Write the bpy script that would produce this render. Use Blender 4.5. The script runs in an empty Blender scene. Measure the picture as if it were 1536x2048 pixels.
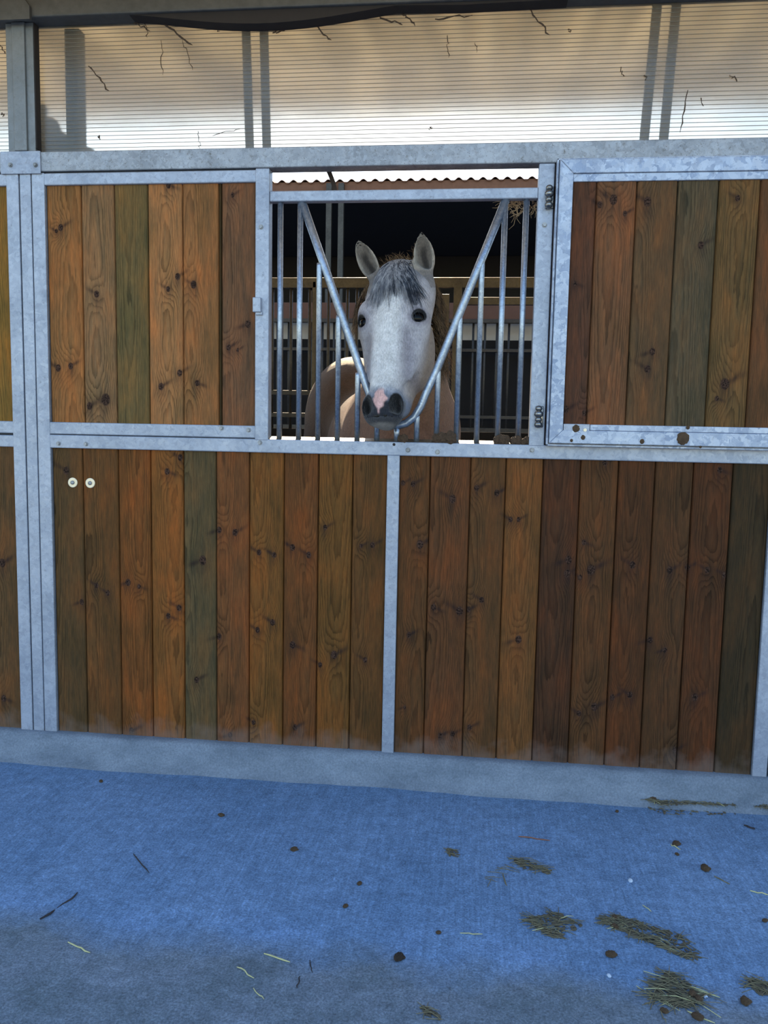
import bpy, bmesh, math, random
import numpy as np
from mathutils import Vector, Matrix
from mathutils.bvhtree import BVHTree

random.seed(7); np.random.seed(7)
C = bpy.context.scene.collection
SC = bpy.context.scene

# ------------------------------------------------------------------ camera
FPX, PITCH, YAW, ROLL, DIST, EYE = 1600.0, 0.101868597, -0.111052329, 0.019464419, 3.3, 1.5
cy, sy, cp, sp = math.cos(YAW), math.sin(YAW), math.cos(PITCH), math.sin(PITCH)
_f = np.array([sy*cp, cy*cp, -sp]); _r = np.array([cy, -sy, 0.0]); _u = np.cross(_r, _f)
cr, sr = math.cos(ROLL), math.sin(ROLL)
CR, CU = cr*_r + sr*_u, -sr*_r + cr*_u
CAM = np.array([0.0, -DIST, EYE])
cd = bpy.data.cameras.new('camera'); cam = bpy.data.objects.new('camera', cd); C.objects.link(cam)
cam.matrix_world = Matrix(((CR[0], CU[0], -_f[0], CAM[0]), (CR[1], CU[1], -_f[1], CAM[1]), (CR[2], CU[2], -_f[2], CAM[2]), (0, 0, 0, 1)))
cd.sensor_fit = 'VERTICAL'; cd.sensor_height = 32.0; cd.lens = 32.0*FPX/2048.0
cd.clip_start = 0.05; cd.clip_end = 500
SC.camera = cam

# ------------------------------------------------------------------ light
SUN_ELEV = math.radians(33)
SUN_AZ = math.radians(7.0)          # towards the left of straight behind the stall
SC.view_settings.view_transform = 'Standard'; SC.view_settings.look = 'None'
SC.view_settings.gamma = 1.0; SC.view_settings.use_curve_mapping = False
SC.view_settings.exposure = 0.0
w = bpy.data.worlds.new('world'); SC.world = w; w.use_nodes = True
nt = w.node_tree; nt.nodes.clear()
sky = nt.nodes.new('ShaderNodeTexSky'); sky.sky_type = 'NISHITA'; sky.sun_disc = False
sky.sun_elevation = SUN_ELEV; sky.sun_rotation = -SUN_AZ; sky.altitude = 200; sky.air_density = 1.3; sky.dust_density = 0.6; sky.ozone_density = 2.0
bg = nt.nodes.new('ShaderNodeBackground'); bg.inputs[1].default_value = 0.42
out = nt.nodes.new('ShaderNodeOutputWorld')
nt.links.new(sky.outputs[0], bg.inputs[0]); nt.links.new(bg.outputs[0], out.inputs[0])
sl = bpy.data.lights.new('sun', 'SUN'); sl.energy = 18.0; sl.angle = math.radians(0.6); sl.color = (1.0, 0.80, 0.55)
so = bpy.data.objects.new('sun', sl); C.objects.link(so)
sd = Vector((-math.sin(SUN_AZ)*math.cos(SUN_ELEV), math.cos(SUN_AZ)*math.cos(SUN_ELEV), math.sin(SUN_ELEV)))
so.rotation_euler = sd.to_track_quat('Z', 'Y').to_euler(); so.location = (0, 20, 20)

def ray(px, py, Y=None, Z=None):
    """the point of the place at depth Y (or height Z) that the photo shows at a pixel"""
    d = _f*FPX + CR*(px-768) - CU*(py-1024)
    t = (Y+DIST)/d[1] if Y is not None else (Z-EYE)/d[2]
    return CAM + t*d

# ------------------------------------------------------------------ materials
def lin(r, g, b):
    return tuple(((c/255)/12.92 if c/255 <= .04045 else ((c/255+.055)/1.055)**2.4) for c in (r, g, b))

class NT:
    def __init__(s, name):
        s.m = bpy.data.materials.new(name); s.m.use_nodes = True
        s.t = s.m.node_tree; s.t.nodes.clear()
        s.o = s.n('ShaderNodeOutputMaterial')
    def n(s, typ, **kw):
        nd = s.t.nodes.new(typ)
        for k, v in kw.items(): setattr(nd, k, v)
        return nd
    def put(s, sock, v):
        if isinstance(v, bpy.types.NodeSocket): s.t.links.new(v, sock)
        elif isinstance(v, (tuple, list)) and len(v) == 3 and sock.type == 'RGBA': sock.default_value = (*v, 1)
        else: sock.default_value = v
    def coord(s, kind='Object'): return s.n('ShaderNodeTexCoord').outputs[kind]
    def map(s, v, scale=(1, 1, 1), loc=(0, 0, 0), rot=(0, 0, 0)):
        m = s.n('ShaderNodeMapping'); s.put(m.inputs[0], v); m.inputs[1].default_value = loc; m.inputs[2].default_value = rot; m.inputs[3].default_value = scale
        return m.outputs[0]
    def noise(s, v, scale, detail=3, rough=.5, dist=0, col=False):
        n = s.n('ShaderNodeTexNoise'); s.put(n.inputs['Vector'], v); n.inputs['Scale'].default_value = scale
        n.inputs['Detail'].default_value = detail; n.inputs['Roughness'].default_value = rough; n.inputs['Distortion'].default_value = dist
        return n.outputs[1 if col else 0]
    def math(s, op, a, b=0.0, c=None, clamp=False):
        n = s.n('ShaderNodeMath', operation=op); n.use_clamp = clamp
        s.put(n.inputs[0], a); s.put(n.inputs[1], b)
        if c is not None: s.put(n.inputs[2], c)
        return n.outputs[0]
    def ramp(s, f, *stops):
        n = s.n('ShaderNodeValToRGB'); s.put(n.inputs[0], f); e = n.color_ramp.elements
        while len(e) < len(stops): e.new(0.5)
        for el, (p, c) in zip(e, stops):
            el.position = p; el.color = (*c, 1) if isinstance(c, (tuple, list)) else (c, c, c, 1)
        return n.outputs[0]
    def mix(s, f, a, b, mode='MIX'):
        n = s.n('ShaderNodeMix', data_type='RGBA', blend_type=mode)
        s.put(n.inputs[0], f); s.put(n.inputs[6], a); s.put(n.inputs[7], b)
        return n.outputs[2]
    def attr(s, name, fac=False):
        n = s.n('ShaderNodeAttribute', attribute_name=name); return n.outputs[2 if fac else 0]
    def bump(s, h, strength=.3, dist=.002):
        n = s.n('ShaderNodeBump'); s.put(n.inputs['Height'], h); n.inputs['Strength'].default_value = strength; n.inputs['Distance'].default_value = dist
        return n.outputs[0]
    def pbr(s, col, rough=.6, metal=0.0, normal=None, spec=.5, **kw):
        p = s.n('ShaderNodeBsdfPrincipled'); s.put(p.inputs['Base Color'], col); s.put(p.inputs['Roughness'], rough)
        s.put(p.inputs['Metallic'], metal); p.inputs['Specular IOR Level'].default_value = spec
        for k, v in kw.items(): s.put(p.inputs[k], v)
        if normal is not None: s.put(p.inputs['Normal'], normal)
        s.t.links.new(p.outputs[0], s.o.inputs[0]); return p

def simple(name, col, rough=.7, var=.25, scale=25, metal=0.0, bumpd=.001):
    t = NT(name); co = t.coord(); n = t.noise(co, scale, 4, .6)
    c = t.mix(1.0, col, t.ramp(n, (.25, 1-var), (.75, 1+var*.5)), 'MULTIPLY')
    t.pbr(c, rough, metal, t.bump(n, .5, bumpd)); return t.m

def wood_mat():
    t = NT('stained_pine'); co = t.coord()
    tint, ring, kd, gr = t.attr('tint'), t.attr('ring', True), t.attr('knot', True), t.attr('smudge', True)
    st = t.map(co, (1, 1, .05)); fine = t.noise(st, 420, 3, .65)
    st2 = t.map(co, (1, 1, .12)); mid = t.noise(st2, 60, 3, .6); low = t.noise(t.map(co, (1, 1, .35)), 9, 3, .55)
    ph = t.math('ADD', ring, t.math('MULTIPLY', mid, 1.3)); ph = t.math('ADD', ph, t.math('MULTIPLY', low, 1.2))
    saw = t.math('FRACT', ph)
    late = t.ramp(saw, (0, 1.08), (.5, 1.0), (.80, .60), (.93, .46), (1.0, 1.06))
    c = t.mix(t.ramp(low, (.30, .0), (.75, .80)), t.mix(1.0, tint, late, 'MULTIPLY'), tint)
    c = t.mix(1.0, c, (1.14, 1.02, .90), 'MULTIPLY')
    c = t.mix(1.0, c, t.ramp(fine, (.25, .60), (.75, 1.30)), 'MULTIPLY')
    c = t.mix(1.0, c, t.ramp(mid, (.3, (.74, .80, .84)), (.7, (1.26, 1.12, .98))), 'MULTIPLY')
    c = t.mix(1.0, c, t.ramp(low, (.30, (.76, .84, .84)), (.5, (1, 1, 1)), (.70, (1.28, 1.05, .90))), 'MULTIPLY')
    c = t.mix(t.math('MULTIPLY', gr, t.ramp(mid, (.3, .95), (.7, .45)), clamp=True), c, lin(38, 27, 26))
    core = t.mix(t.ramp(t.noise(co, 170, 3), (.4, 0), (.65, 1)), lin(22, 13, 10), lin(78, 56, 46))
    c = t.mix(t.ramp(kd, (.45, 0), (.7, .95)), c, core)
    # pale scuffs and lime dust splashed up from the ground
    sepz = t.n('ShaderNodeSeparateXYZ'); t.put(sepz.inputs[0], t.n('ShaderNodeNewGeometry').outputs['Position'])
    dz = t.math('ADD', sepz.outputs[2], t.math('MULTIPLY', t.noise(co, 14, 4), -.22))
    c = t.mix(t.ramp(dz, (.0, .35), (.09, .0)), c, lin(128, 112, 105))
    hgt = t.math('ADD', t.math('MULTIPLY', fine, .6), t.math('MULTIPLY', late, .6))
    t.pbr(c, t.ramp(fine, (.3, .6), (.7, .8)), 0, t.bump(hgt, .6, .0015), .10)
    return t.m

def galv_mat(name='galvanised_steel', a=(124, 133, 150), b=(168, 175, 190), spangle=70, dirt=.5, sc_=.2, metal=.45, rough=.42):
    t = NT(name); co = t.coord()
    v = t.n('ShaderNodeTexVoronoi'); t.put(v.inputs['Vector'], t.mix(.06, co, t.noise(co, 30, 3, .6, col=True))); v.inputs['Scale'].default_value = spangle
    sp_ = t.n('ShaderNodeSeparateColor'); t.put(sp_.inputs[0], v.outputs['Color'])
    n1 = t.noise(co, 5, 4, .6); n2 = t.noise(co, 55, 4, .7)
    f = t.math('ADD', t.math('MULTIPLY', sp_.outputs[0], sc_), t.math('ADD', t.math('MULTIPLY', n1, .85), (.45-sc_)*.5))
    c = t.mix(t.ramp(f, (.3, 0), (.85, 1)), lin(*a), lin(*b))
    c = t.mix(t.math('MULTIPLY', t.ramp(n2, (.58, 0), (.74, 1)), dirt), c, lin(96, 92, 88))
    c = t.mix(t.math('MULTIPLY', t.ramp(t.noise(co, 240, 2, .5), (.66, 0), (.72, 1)), dirt), c, lin(82, 76, 72))
    t.pbr(c, t.math('ADD', rough, t.math('MULTIPLY', sp_.outputs[1], .14)), metal, t.bump(t.math('ADD', n2, t.math('MULTIPLY', sp_.outputs[0], .3)), .35, .0008), .5)
    return t.m

def concrete_floor_mat():
    t = NT('brushed_concrete'); co = t.coord()
    sx = t.n('ShaderNodeSeparateXYZ'); t.put(sx.inputs[0], co)
    big = t.noise(co, 1.6, 5, .6); mid = t.noise(co, 18, 5, .7); fine = t.noise(co, 150, 4, .75)
    warp = t.math('ADD', sx.outputs[1], t.math('ADD', t.math('MULTIPLY', sx.outputs[0], .03), t.math('MULTIPLY', t.math('SUBTRACT', t.noise(co, 2.6, 5, .65), .5), .34)))
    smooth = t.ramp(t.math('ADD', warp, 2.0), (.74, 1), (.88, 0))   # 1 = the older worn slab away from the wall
    br = t.noise(t.map(co, (1, .045, 1), rot=(0, 0, .05)), 95, 3, .6)
    blue = t.mix(t.ramp(big, (.3, 0), (.7, 1)), (.138, .240, .405), (.205, .325, .52))
    blue = t.mix(1.0, blue, t.ramp(br, (.3, .84), (.7, 1.12)), 'MULTIPLY')
    ring = t.ramp(t.math('ADD', warp, 2.0), (.78, 0), (.88, 1), (1.0, 0))
    blue = t.mix(t.math('MULTIPLY', ring, t.ramp(t.noise(co, 4, 3), (.45, 0), (.65, .6))), blue, (.22, .36, .62))
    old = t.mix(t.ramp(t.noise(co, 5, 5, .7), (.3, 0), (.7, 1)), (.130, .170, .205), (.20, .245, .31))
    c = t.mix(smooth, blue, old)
    # darker blue strip, strongest at the wall foot
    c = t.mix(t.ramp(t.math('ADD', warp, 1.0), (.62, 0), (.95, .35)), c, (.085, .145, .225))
    c = t.mix(1.0, c, t.ramp(mid, (.3, .76), (.7, 1.20)), 'MULTIPLY')
    c = t.mix(1.0, c, t.ramp(t.noise(co, 55, 3, .6), (.35, .86), (.65, 1.12)), 'MULTIPLY')
    c = t.mix(1.0, c, t.ramp(fine, (.3, .50), (.7, 1.5)), 'MULTIPLY')
    h = t.math('ADD', t.math('MULTIPLY', br, t.math('SUBTRACT', 1.1, smooth)), t.math('ADD', t.math('MULTIPLY', fine, .7), t.math('MULTIPLY', mid, .8)))
    t.pbr(c, .85, 0, t.bump(h, .6, .004), .25); return t.m

def kerb_mat():
    t = NT('trowelled_mortar'); co = t.coord(); n = t.noise(t.map(co, (.5, 1, 1)), 9, 5, .65); f = t.noise(co, 130, 4, .7)
    c = t.mix(t.ramp(n, (.3, 0), (.7, 1)), (.125, .155, .20), (.22, .26, .32))
    c = t.mix(1.0, c, t.ramp(f, (.3, .75), (.7, 1.2)), 'MULTIPLY')
    t.pbr(c, .85, 0, t.bump(t.math('ADD', n, t.math('MULTIPLY', f, .5)), .6, .004), .25); return t.m

def poly_mat():
    t = NT('multiwall_polycarbonate'); co = t.coord()
    dust = t.noise(t.map(co, (.6, 1, 2.2)), 5, 4, .6); fine = t.noise(co, 90, 3, .7)
    tr = t.n('ShaderNodeBsdfRefraction'); tr.inputs['IOR'].default_value = 1.12; tr.inputs['Roughness'].default_value = .42; t.put(tr.inputs[0], t.mix(dust, (.97, .95, .90), (.86, .82, .74)))
    tl = t.n('ShaderNodeBsdfTranslucent'); t.put(tl.inputs[0], t.mix(dust, (.90, .84, .72), (.72, .64, .53)))
    gl = t.n('ShaderNodeBsdfGlossy'); gl.inputs['Roughness'].default_value = .25; t.put(gl.inputs[0], (.7, .75, .8))
    df = t.n('ShaderNodeBsdfDiffuse'); t.put(df.inputs[0], (.42, .37, .30))
    m0 = t.n('ShaderNodeMixShader'); m0.inputs[0].default_value = .30; t.t.links.new(tl.outputs[0], m0.inputs[1]); t.t.links.new(df.outputs[0], m0.inputs[2])
    m1 = t.n('ShaderNodeMixShader'); t.put(m1.inputs[0], t.ramp(t.math('ADD', t.math('MULTIPLY', dust, .7), t.math('MULTIPLY', fine, .3)), (.3, .16), (.7, .34)))
    t.t.links.new(tr.outputs[0], m1.inputs[1]); t.t.links.new(m0.outputs[0], m1.inputs[2])
    m2 = t.n('ShaderNodeMixShader'); m2.inputs[0].default_value = .05; t.t.links.new(m1.outputs[0], m2.inputs[1]); t.t.links.new(gl.outputs[0], m2.inputs[2])
    t.t.links.new(m2.outputs[0], t.o.inputs[0]); return t.m

def fur_mat():
    t = NT('grey_horse_coat'); co = t.coord(); c = t.attr('coat')
    n = t.noise(t.map(co, (1, 1, .35)), 210, 3, .7); n2 = t.noise(co, 26, 4, .65)
    fleck = t.ramp(t.noise(t.map(co, (1, 1, .5)), 120, 3, .7), (.60, 0), (.70, .30))
    c = t.mix(1.0, c, t.ramp(n, (.25, .66), (.75, 1.26)), 'MULTIPLY')
    c = t.mix(1.0, c, t.ramp(n2, (.3, .80), (.7, 1.14)), 'MULTIPLY')
    c = t.mix(fleck, c, lin(96, 84, 90))
    p = t.pbr(c, .75, 0, t.bump(t.math('ADD', n, t.math('MULTIPLY', n2, .5)), 1.0, .006), .25)
    p.inputs['Sheen Weight'].default_value = .25; p.inputs['Sheen Roughness'].default_value = .4
    return t.m

def hair_mat(name, a, b):
    t = NT(name); co = t.coord(); n = t.noise(t.map(co, (1, 1, .3)), 60, 3, .6)
    c = t.mix(t.ramp(n, (.35, 0), (.65, 1)), lin(*a), lin(*b))
    p = t.n('ShaderNodeBsdfPrincipled'); t.put(p.inputs['Base Color'], c); p.inputs['Roughness'].default_value = .45
    tl = t.n('ShaderNodeBsdfTranslucent'); t.put(tl.inputs[0], c)
    m = t.n('ShaderNodeMixShader'); m.inputs[0].default_value = .5
    t.t.links.new(p.outputs[0], m.inputs[1]); t.t.links.new(tl.outputs[0], m.inputs[2]); t.t.links.new(m.outputs[0], t.o.inputs[0])
    return t.m

M_WOOD = wood_mat(); M_GALV = galv_mat()
M_HEAD = galv_mat('weather_stained_galvanised_steel', (112, 116, 124), (160, 164, 172), 70, .9, .25)
M_SHINY = galv_mat('spangled_galvanised_steel', (120, 134, 160), (172, 181, 198), 55, .4, .5)
M_TUBE = galv_mat('galvanised_tube', (112, 124, 142), (168, 178, 192), 120, .5, .3, .8, .30)
M_SEAM = simple('dark_joint_seal', lin(38, 40, 46), .8)
M_BOLT = galv_mat('zinc_plated_bolt', (90, 92, 96), (170, 172, 175), 200, .3)
M_HINGE = galv_mat('worn_hinge_steel', (70, 70, 70), (150, 150, 150), 200, .5, .3, .95, .18)
M_WASHER = simple('brass_washer', lin(232, 218, 190), .4, .1, 60, .3)
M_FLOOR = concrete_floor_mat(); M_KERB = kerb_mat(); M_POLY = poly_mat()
M_RIB = simple('polycarbonate_rib', (.17, .15, .12), .5, .15, 20)
M_BEAM = simple('weathered_grey_steel', lin(84, 84, 84), .6, .25, 30, .3)
M_POST = galv_mat('shade_toned_galvanised_steel', (92, 96, 98), (126, 130, 134), 70, .5, .1)  # darker copy of the galvanised steel, roof shade put into its colour
M_RUBBER = simple('black_rubber', lin(38, 32, 32), .8)
M_ROOF = simple('fibre_cement_sheet', lin(128, 104, 86), .9, .2, 12)
def grp_mat():
    t = NT('translucent_roof_sheet'); co = t.coord(); n = t.ramp(t.noise(t.map(co, (1, .12, 1)), 3.2, 4, .65), (.35, 0), (.65, 1))
    tl = t.n('ShaderNodeBsdfTranslucent'); t.put(tl.inputs[0], t.mix(n, (.74, .66, .52), (.36, .31, .24)))
    df = t.n('ShaderNodeBsdfDiffuse'); t.put(df.inputs[0], (.30, .25, .19))
    m = t.n('ShaderNodeMixShader'); m.inputs[0].default_value = .15
    t.t.links.new(tl.outputs[0], m.inputs[1]); t.t.links.new(df.outputs[0], m.inputs[2]); t.t.links.new(m.outputs[0], t.o.inputs[0]); return t.m
M_GRP = grp_mat()
M_ROOFB = simple('rusty_brown_sheet', lin(120, 82, 62), .9, .2, 12)
M_TIMBER = simple('dark_timber', lin(52, 40, 34), .85, .3, 14)
M_DARK = simple('shade_dark_boarding', lin(26, 23, 22), .95, .2, 8)  # near-black tone, the shade of the interiors put into the colour
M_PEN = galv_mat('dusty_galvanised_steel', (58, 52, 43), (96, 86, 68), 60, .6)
M_PEND = galv_mat('dim_galvanised_steel', (44, 41, 38), (72, 67, 61), 60, .6)  # darker copy of the pen steel, its dimness put into the colour
M_BRICK = simple('brown_painted_board', lin(104, 72, 56), .9, .15, 10)
M_LIGHT = simple('pale_panel', lin(196, 192, 182), .9, .1, 8)  # plain pale tone for the strip behind the far bars
M_DUNG = simple('dried_dung', lin(78, 60, 42), .95, .45, 60, 0, .004)
M_DUNGC = simple('crumbly_dung', lin(74, 56, 40), .95, .55, 90, 0, .004)
M_DUNGD = simple('dark_dung', lin(50, 38, 30), .95, .4, 60, 0, .004)
M_HAY = simple('grey_green_hay', lin(116, 108, 84), .9, .4, 40)
M_HAYD = simple('chopped_hay_chaff', lin(98, 90, 74), .95, .4, 60, 0, .003)
M_STRAW = simple('pale_straw', lin(196, 192, 140), .8, .2, 40)
M_NEST = simple('dry_brown_grass', lin(176, 150, 118), .9, .3, 40)
M_TWIG = simple('dark_twig', lin(52, 48, 52), .9)
M_TWIGR = simple('reddish_twig', lin(140, 92, 70), .9)
M_WEB = simple('dusty_cobweb', lin(74, 60, 50), .95)
M_PEB = simple('pale_pebble', lin(190, 205, 225), .8)
M_BLUELUMP = simple('blue_grey_lump', lin(62, 74, 108), .7, .2, 9, 0, .003)
M_STRAWBED = simple('trodden_straw_bedding', lin(120, 100, 70), .95, .4, 12, 0, .01)
M_FUR = fur_mat()
M_EYE = NT('dark_eye'); M_EYE.pbr(lin(9, 8, 10), .14, 0, None, .14); M_EYE = M_EYE.m
M_MANE = hair_mat('grey_brown_mane', (44, 37, 32), (168, 138, 104))
M_FORE = hair_mat('pale_grey_forelock', (118, 120, 130), (202, 200, 204))
M_FORED = hair_mat('dark_grey_forelock', (36, 40, 50), (84, 90, 104))

# ------------------------------------------------------------------ mesh helpers
class MB:
    """collects shapes in world coordinates; build() links them as ONE mesh"""
    def __init__(s): s.bm = bmesh.new()
    def box(s, x0, x1, y0, y1, z0, z1, bev=0.0):
        b = bmesh.new(); bmesh.ops.create_cube(b, size=1)
        for v in b.verts: v.co = Vector(((x0+x1)/2+v.co.x*(x1-x0), (y0+y1)/2+v.co.y*(y1-y0), (z0+z1)/2+v.co.z*(z1-z0)))
        if bev: bmesh.ops.bevel(b, geom=b.edges[:], offset=bev, segments=2, affect='EDGES', profile=.5)
        s.add(b)
    def add(s, b, mat=None):
        if mat is not None: b.transform(mat)
        me = bpy.data.meshes.new('tmp'); b.to_mesh(me); b.free(); s.bm.from_mesh(me); bpy.data.meshes.remove(me)
    def poly(s, pts, y0, y1):
        """an XZ outline with thickness from y0 to y1"""
        a = [s.bm.verts.new((p[0], y0, p[1])) for p in pts]; b = [s.bm.verts.new((p[0], y1, p[1])) for p in pts]
        s.bm.faces.new(a); s.bm.faces.new(b[::-1]); n = len(pts)
        for i in range(n): s.bm.faces.new((a[i], b[i], b[(i+1) % n], a[(i+1) % n]))
    def tube(s, pts, r, seg=12, cap=True):
        pts = [Vector(p) for p in pts]; rs = r if isinstance(r, (list, tuple)) else [r]*len(pts)
        rings = []; up = None
        for i, p in enumerate(pts):
            d = (pts[min(i+1, len(pts)-1)]-pts[max(i-1, 0)]).normalized()
            if up is None or abs(up.dot(d)) > .98:
                up = Vector((0, 0, 1)) if abs(d.z) < .9 else Vector((0, 1, 0))
            a = d.cross(up).normalized(); b = a.cross(d).normalized(); up = b
            rings.append([s.bm.verts.new(p+(a*math.cos(2*math.pi*k/seg)+b*math.sin(2*math.pi*k/seg))*rs[i]) for k in range(seg)])
        for q, w_ in zip(rings, rings[1:]):
            for k in range(seg): s.bm.faces.new((q[k], q[(k+1) % seg], w_[(k+1) % seg], w_[k]))
        if cap: s.bm.faces.new(rings[0][::-1]); s.bm.faces.new(rings[-1])
    def ball(s, c, r, sub=2, jit=0, sc=(1, 1, 1), rot=0.0):
        b = bmesh.new(); bmesh.ops.create_icosphere(b, subdivisions=sub, radius=1)
        for v in b.verts:
            k = 1+random.uniform(-jit, jit); v.co = Vector((v.co.x*r*sc[0]*k, v.co.y*r*sc[1]*k, v.co.z*r*sc[2]*k))
        s.add(b, Matrix.Translation(Vector(c)) @ Matrix.Rotation(rot, 4, 'Z'))
    def build(s, name, mat, parent=None, origin=None, smooth=False):
        me = bpy.data.meshes.new(name); bmesh.ops.recalc_face_normals(s.bm, faces=s.bm.faces[:])
        s.bm.to_mesh(me); s.bm.free()
        o = bpy.data.objects.new(name, me); C.objects.link(o); me.materials.append(mat)
        base = wloc(parent) if parent else Vector((0, 0, 0))
        if origin is None:
            if parent: origin = base
            else:
                co = np.array([v.co[:] for v in me.vertices]); mn, mx = co.min(0), co.max(0)
                origin = Vector(((mn[0]+mx[0])/2, (mn[1]+mx[1])/2, mn[2]))
        me.transform(Matrix.Translation(-Vector(origin))); o.location = Vector(origin)-base
        if parent: o.parent = parent
        if smooth:
            for p in me.polygons: p.use_smooth = True
        return o
def wloc(o):
    v = Vector(o.location)
    while o.parent: o = o.parent; v += o.location
    return v
def tag(o, label=None, cat=None, group=None, kind=None):
    if label: o['label'] = label
    if cat: o['category'] = cat
    if group: o['group'] = group
    if kind: o['kind'] = kind
    return o
def empty(name, loc, label=None, cat=None, group=None, kind=None):
    o = bpy.data.objects.new(name, None); C.objects.link(o); o.location = loc; o.empty_display_size = .1
    return tag(o, label, cat, group, kind)
def part(name, mat, parent, f, smooth=False, label=None):
    m = MB(); f(m); o = m.build(name, mat, parent, smooth=smooth)
    if label: o['label'] = label
    return o
def bolt_at(parent, x, y, z, r=.008, name='bolt'):
    m = MB()
    b = bmesh.new(); bmesh.ops.create_cone(b, cap_ends=True, segments=16, radius1=r*1.35, radius2=r*1.25, depth=.003); m.add(b, Matrix.Translation((x, y-.0015, z)) @ Matrix.Rotation(math.pi/2, 4, 'X'))
    b = bmesh.new(); bmesh.ops.create_cone(b, cap_ends=True, segments=6, radius1=r, radius2=r*.9, depth=.007); m.add(b, Matrix.Translation((x, y-.006, z)) @ Matrix.Rotation(math.pi/2, 4, 'X') @ Matrix.Rotation(random.random(), 4, 'Z'))
    return m.build(name, M_BOLT, parent)

# ------------------------------------------------------------------ boarding: planks with grain, rings and knots as mesh fields
def boards(name, seams, z0, z1, yf, tints, knots, parent, seed, depth=.022):
    rng = np.random.RandomState(seed); V = []; F = []; T = []; R = []; K = []; G = []; off = 0
    dz = .0055; nz = max(2, int((z1-z0)/dz)); zs = np.linspace(z0, z1, nz+1)
    for i in range(len(seams)-1):
        a, b = seams[i], seams[i+1]; wd = b-a
        inner = np.linspace(a+.0055, b-.0055, max(4, int(wd/.0055)))
        xs = np.concatenate([[a, a+.0022], inner, [b-.0022, b]])
        ys = np.concatenate([[yf+depth*.6, yf+.005], np.full(len(inner), yf), [yf+.005, yf+depth*.6]])
        ys = ys+rng.uniform(-.0012, .0012)
        X, Z = np.meshgrid(xs, zs); Yg = np.tile(ys, (nz+1, 1)); n = len(xs)
        u = (X-(a+b)/2)
        c = rng.uniform(-.5, .5)*wd; Kc = rng.uniform(3.5, 9); s = rng.uniform(1.5, 5)*rng.choice([-1, 1])
        field = Kc*((u-c)/(wd*.5))**2 + s*(Z-z0)
        kd = np.zeros_like(field); gd = np.zeros_like(field)
        for (kx, kz, ks) in knots:
            if kx < a-.03 or kx > b+.03: continue
            dx, dzz = X-kx, Z-kz; rr = .010*ks+.003
            r2 = (dx/1.0)**2+(dzz/1.9)**2
            field = field + 3.2*np.exp(-r2/(2*(rr*2.0)**2))
            kd = np.maximum(kd, np.exp(-((dx/rr)**2+(dzz/(rr*1.35))**2)**1.5*.7))
            sgn = 1 if (int(kx*1e4) % 2) else -1
            wv_ = .55 if int(kz*1e3) % 3 else -.35
            gd = np.maximum(gd, 1.0*np.exp(-((dx-sgn*rr*1.6)/(rr*2.4))**2-((dzz-abs(dx)*wv_)/(rr*.8))**2))
            gd = np.maximum(gd, .55*np.exp(-(dx/(rr*1.8))**2-((dzz+rr)/(rr*3.0))**2))
        V.append(np.stack([X, Yg, Z], -1).reshape(-1, 3)); R.append(field.ravel()); K.append(kd.ravel()); G.append(gd.ravel())
        t = np.array(lin(*tints[i % len(tints)])); T.append(np.tile(np.append(t, 1), ((nz+1)*n, 1)))
        idx = np.arange((nz+1)*n).reshape(nz+1, n)+off
        F.append(np.stack([idx[:-1, :-1], idx[:-1, 1:], idx[1:, 1:], idx[1:, :-1]], -1).reshape(-1, 4)); off += (nz+1)*n
    # solid back so that the boarding has thickness
    bx = np.array([[x, y, z] for x in (seams[0], seams[-1]) for y in (yf+depth*.55, yf+depth) for z in (z0, z1)])
    V.append(bx); R.append(np.zeros(8)); K.append(np.zeros(8)); G.append(np.zeros(8)); T.append(np.tile(np.append(np.array(lin(34, 27, 20)), 1), (8, 1)))
    F.append(np.array([[0, 1, 3, 2], [4, 6, 7, 5], [0, 4, 5, 1], [2, 3, 7, 6], [0, 2, 6, 4], [1, 5, 7, 3]])+off)
    V = np.concatenate(V); F = np.concatenate(F); base = np.array(wloc(parent)[:])
    me = bpy.data.meshes.new(name); me.vertices.add(len(V)); me.vertices.foreach_set('co', (V-base).ravel())
    me.loops.add(F.size); me.loops.foreach_set('vertex_index', F.ravel().astype(np.int32))
    me.polygons.add(len(F)); me.polygons.foreach_set('loop_start', np.arange(0, F.size, 4, dtype=np.int32)); me.update(calc_edges=True)
    for nm, dat in (('ring', R), ('knot', K), ('smudge', G)):
        at = me.attributes.new(nm, 'FLOAT', 'POINT'); at.data.foreach_set('value', np.concatenate(dat).astype(np.float32))
    at = me.attributes.new('tint', 'FLOAT_COLOR', 'POINT'); at.data.foreach_set('color', np.concatenate(T).astype(np.float32).ravel())
    me.materials.append(M_WOOD); o = bpy.data.objects.new(name, me); C.objects.link(o); o.parent = parent
    return o
def kn(pix, Y=.012):
    r = []
    for p in pix:
        q = ray(p[0], p[1], Y=Y); r.append((q[0], q[2], p[2] if len(p) > 2 else 1.0))
    return r

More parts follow.
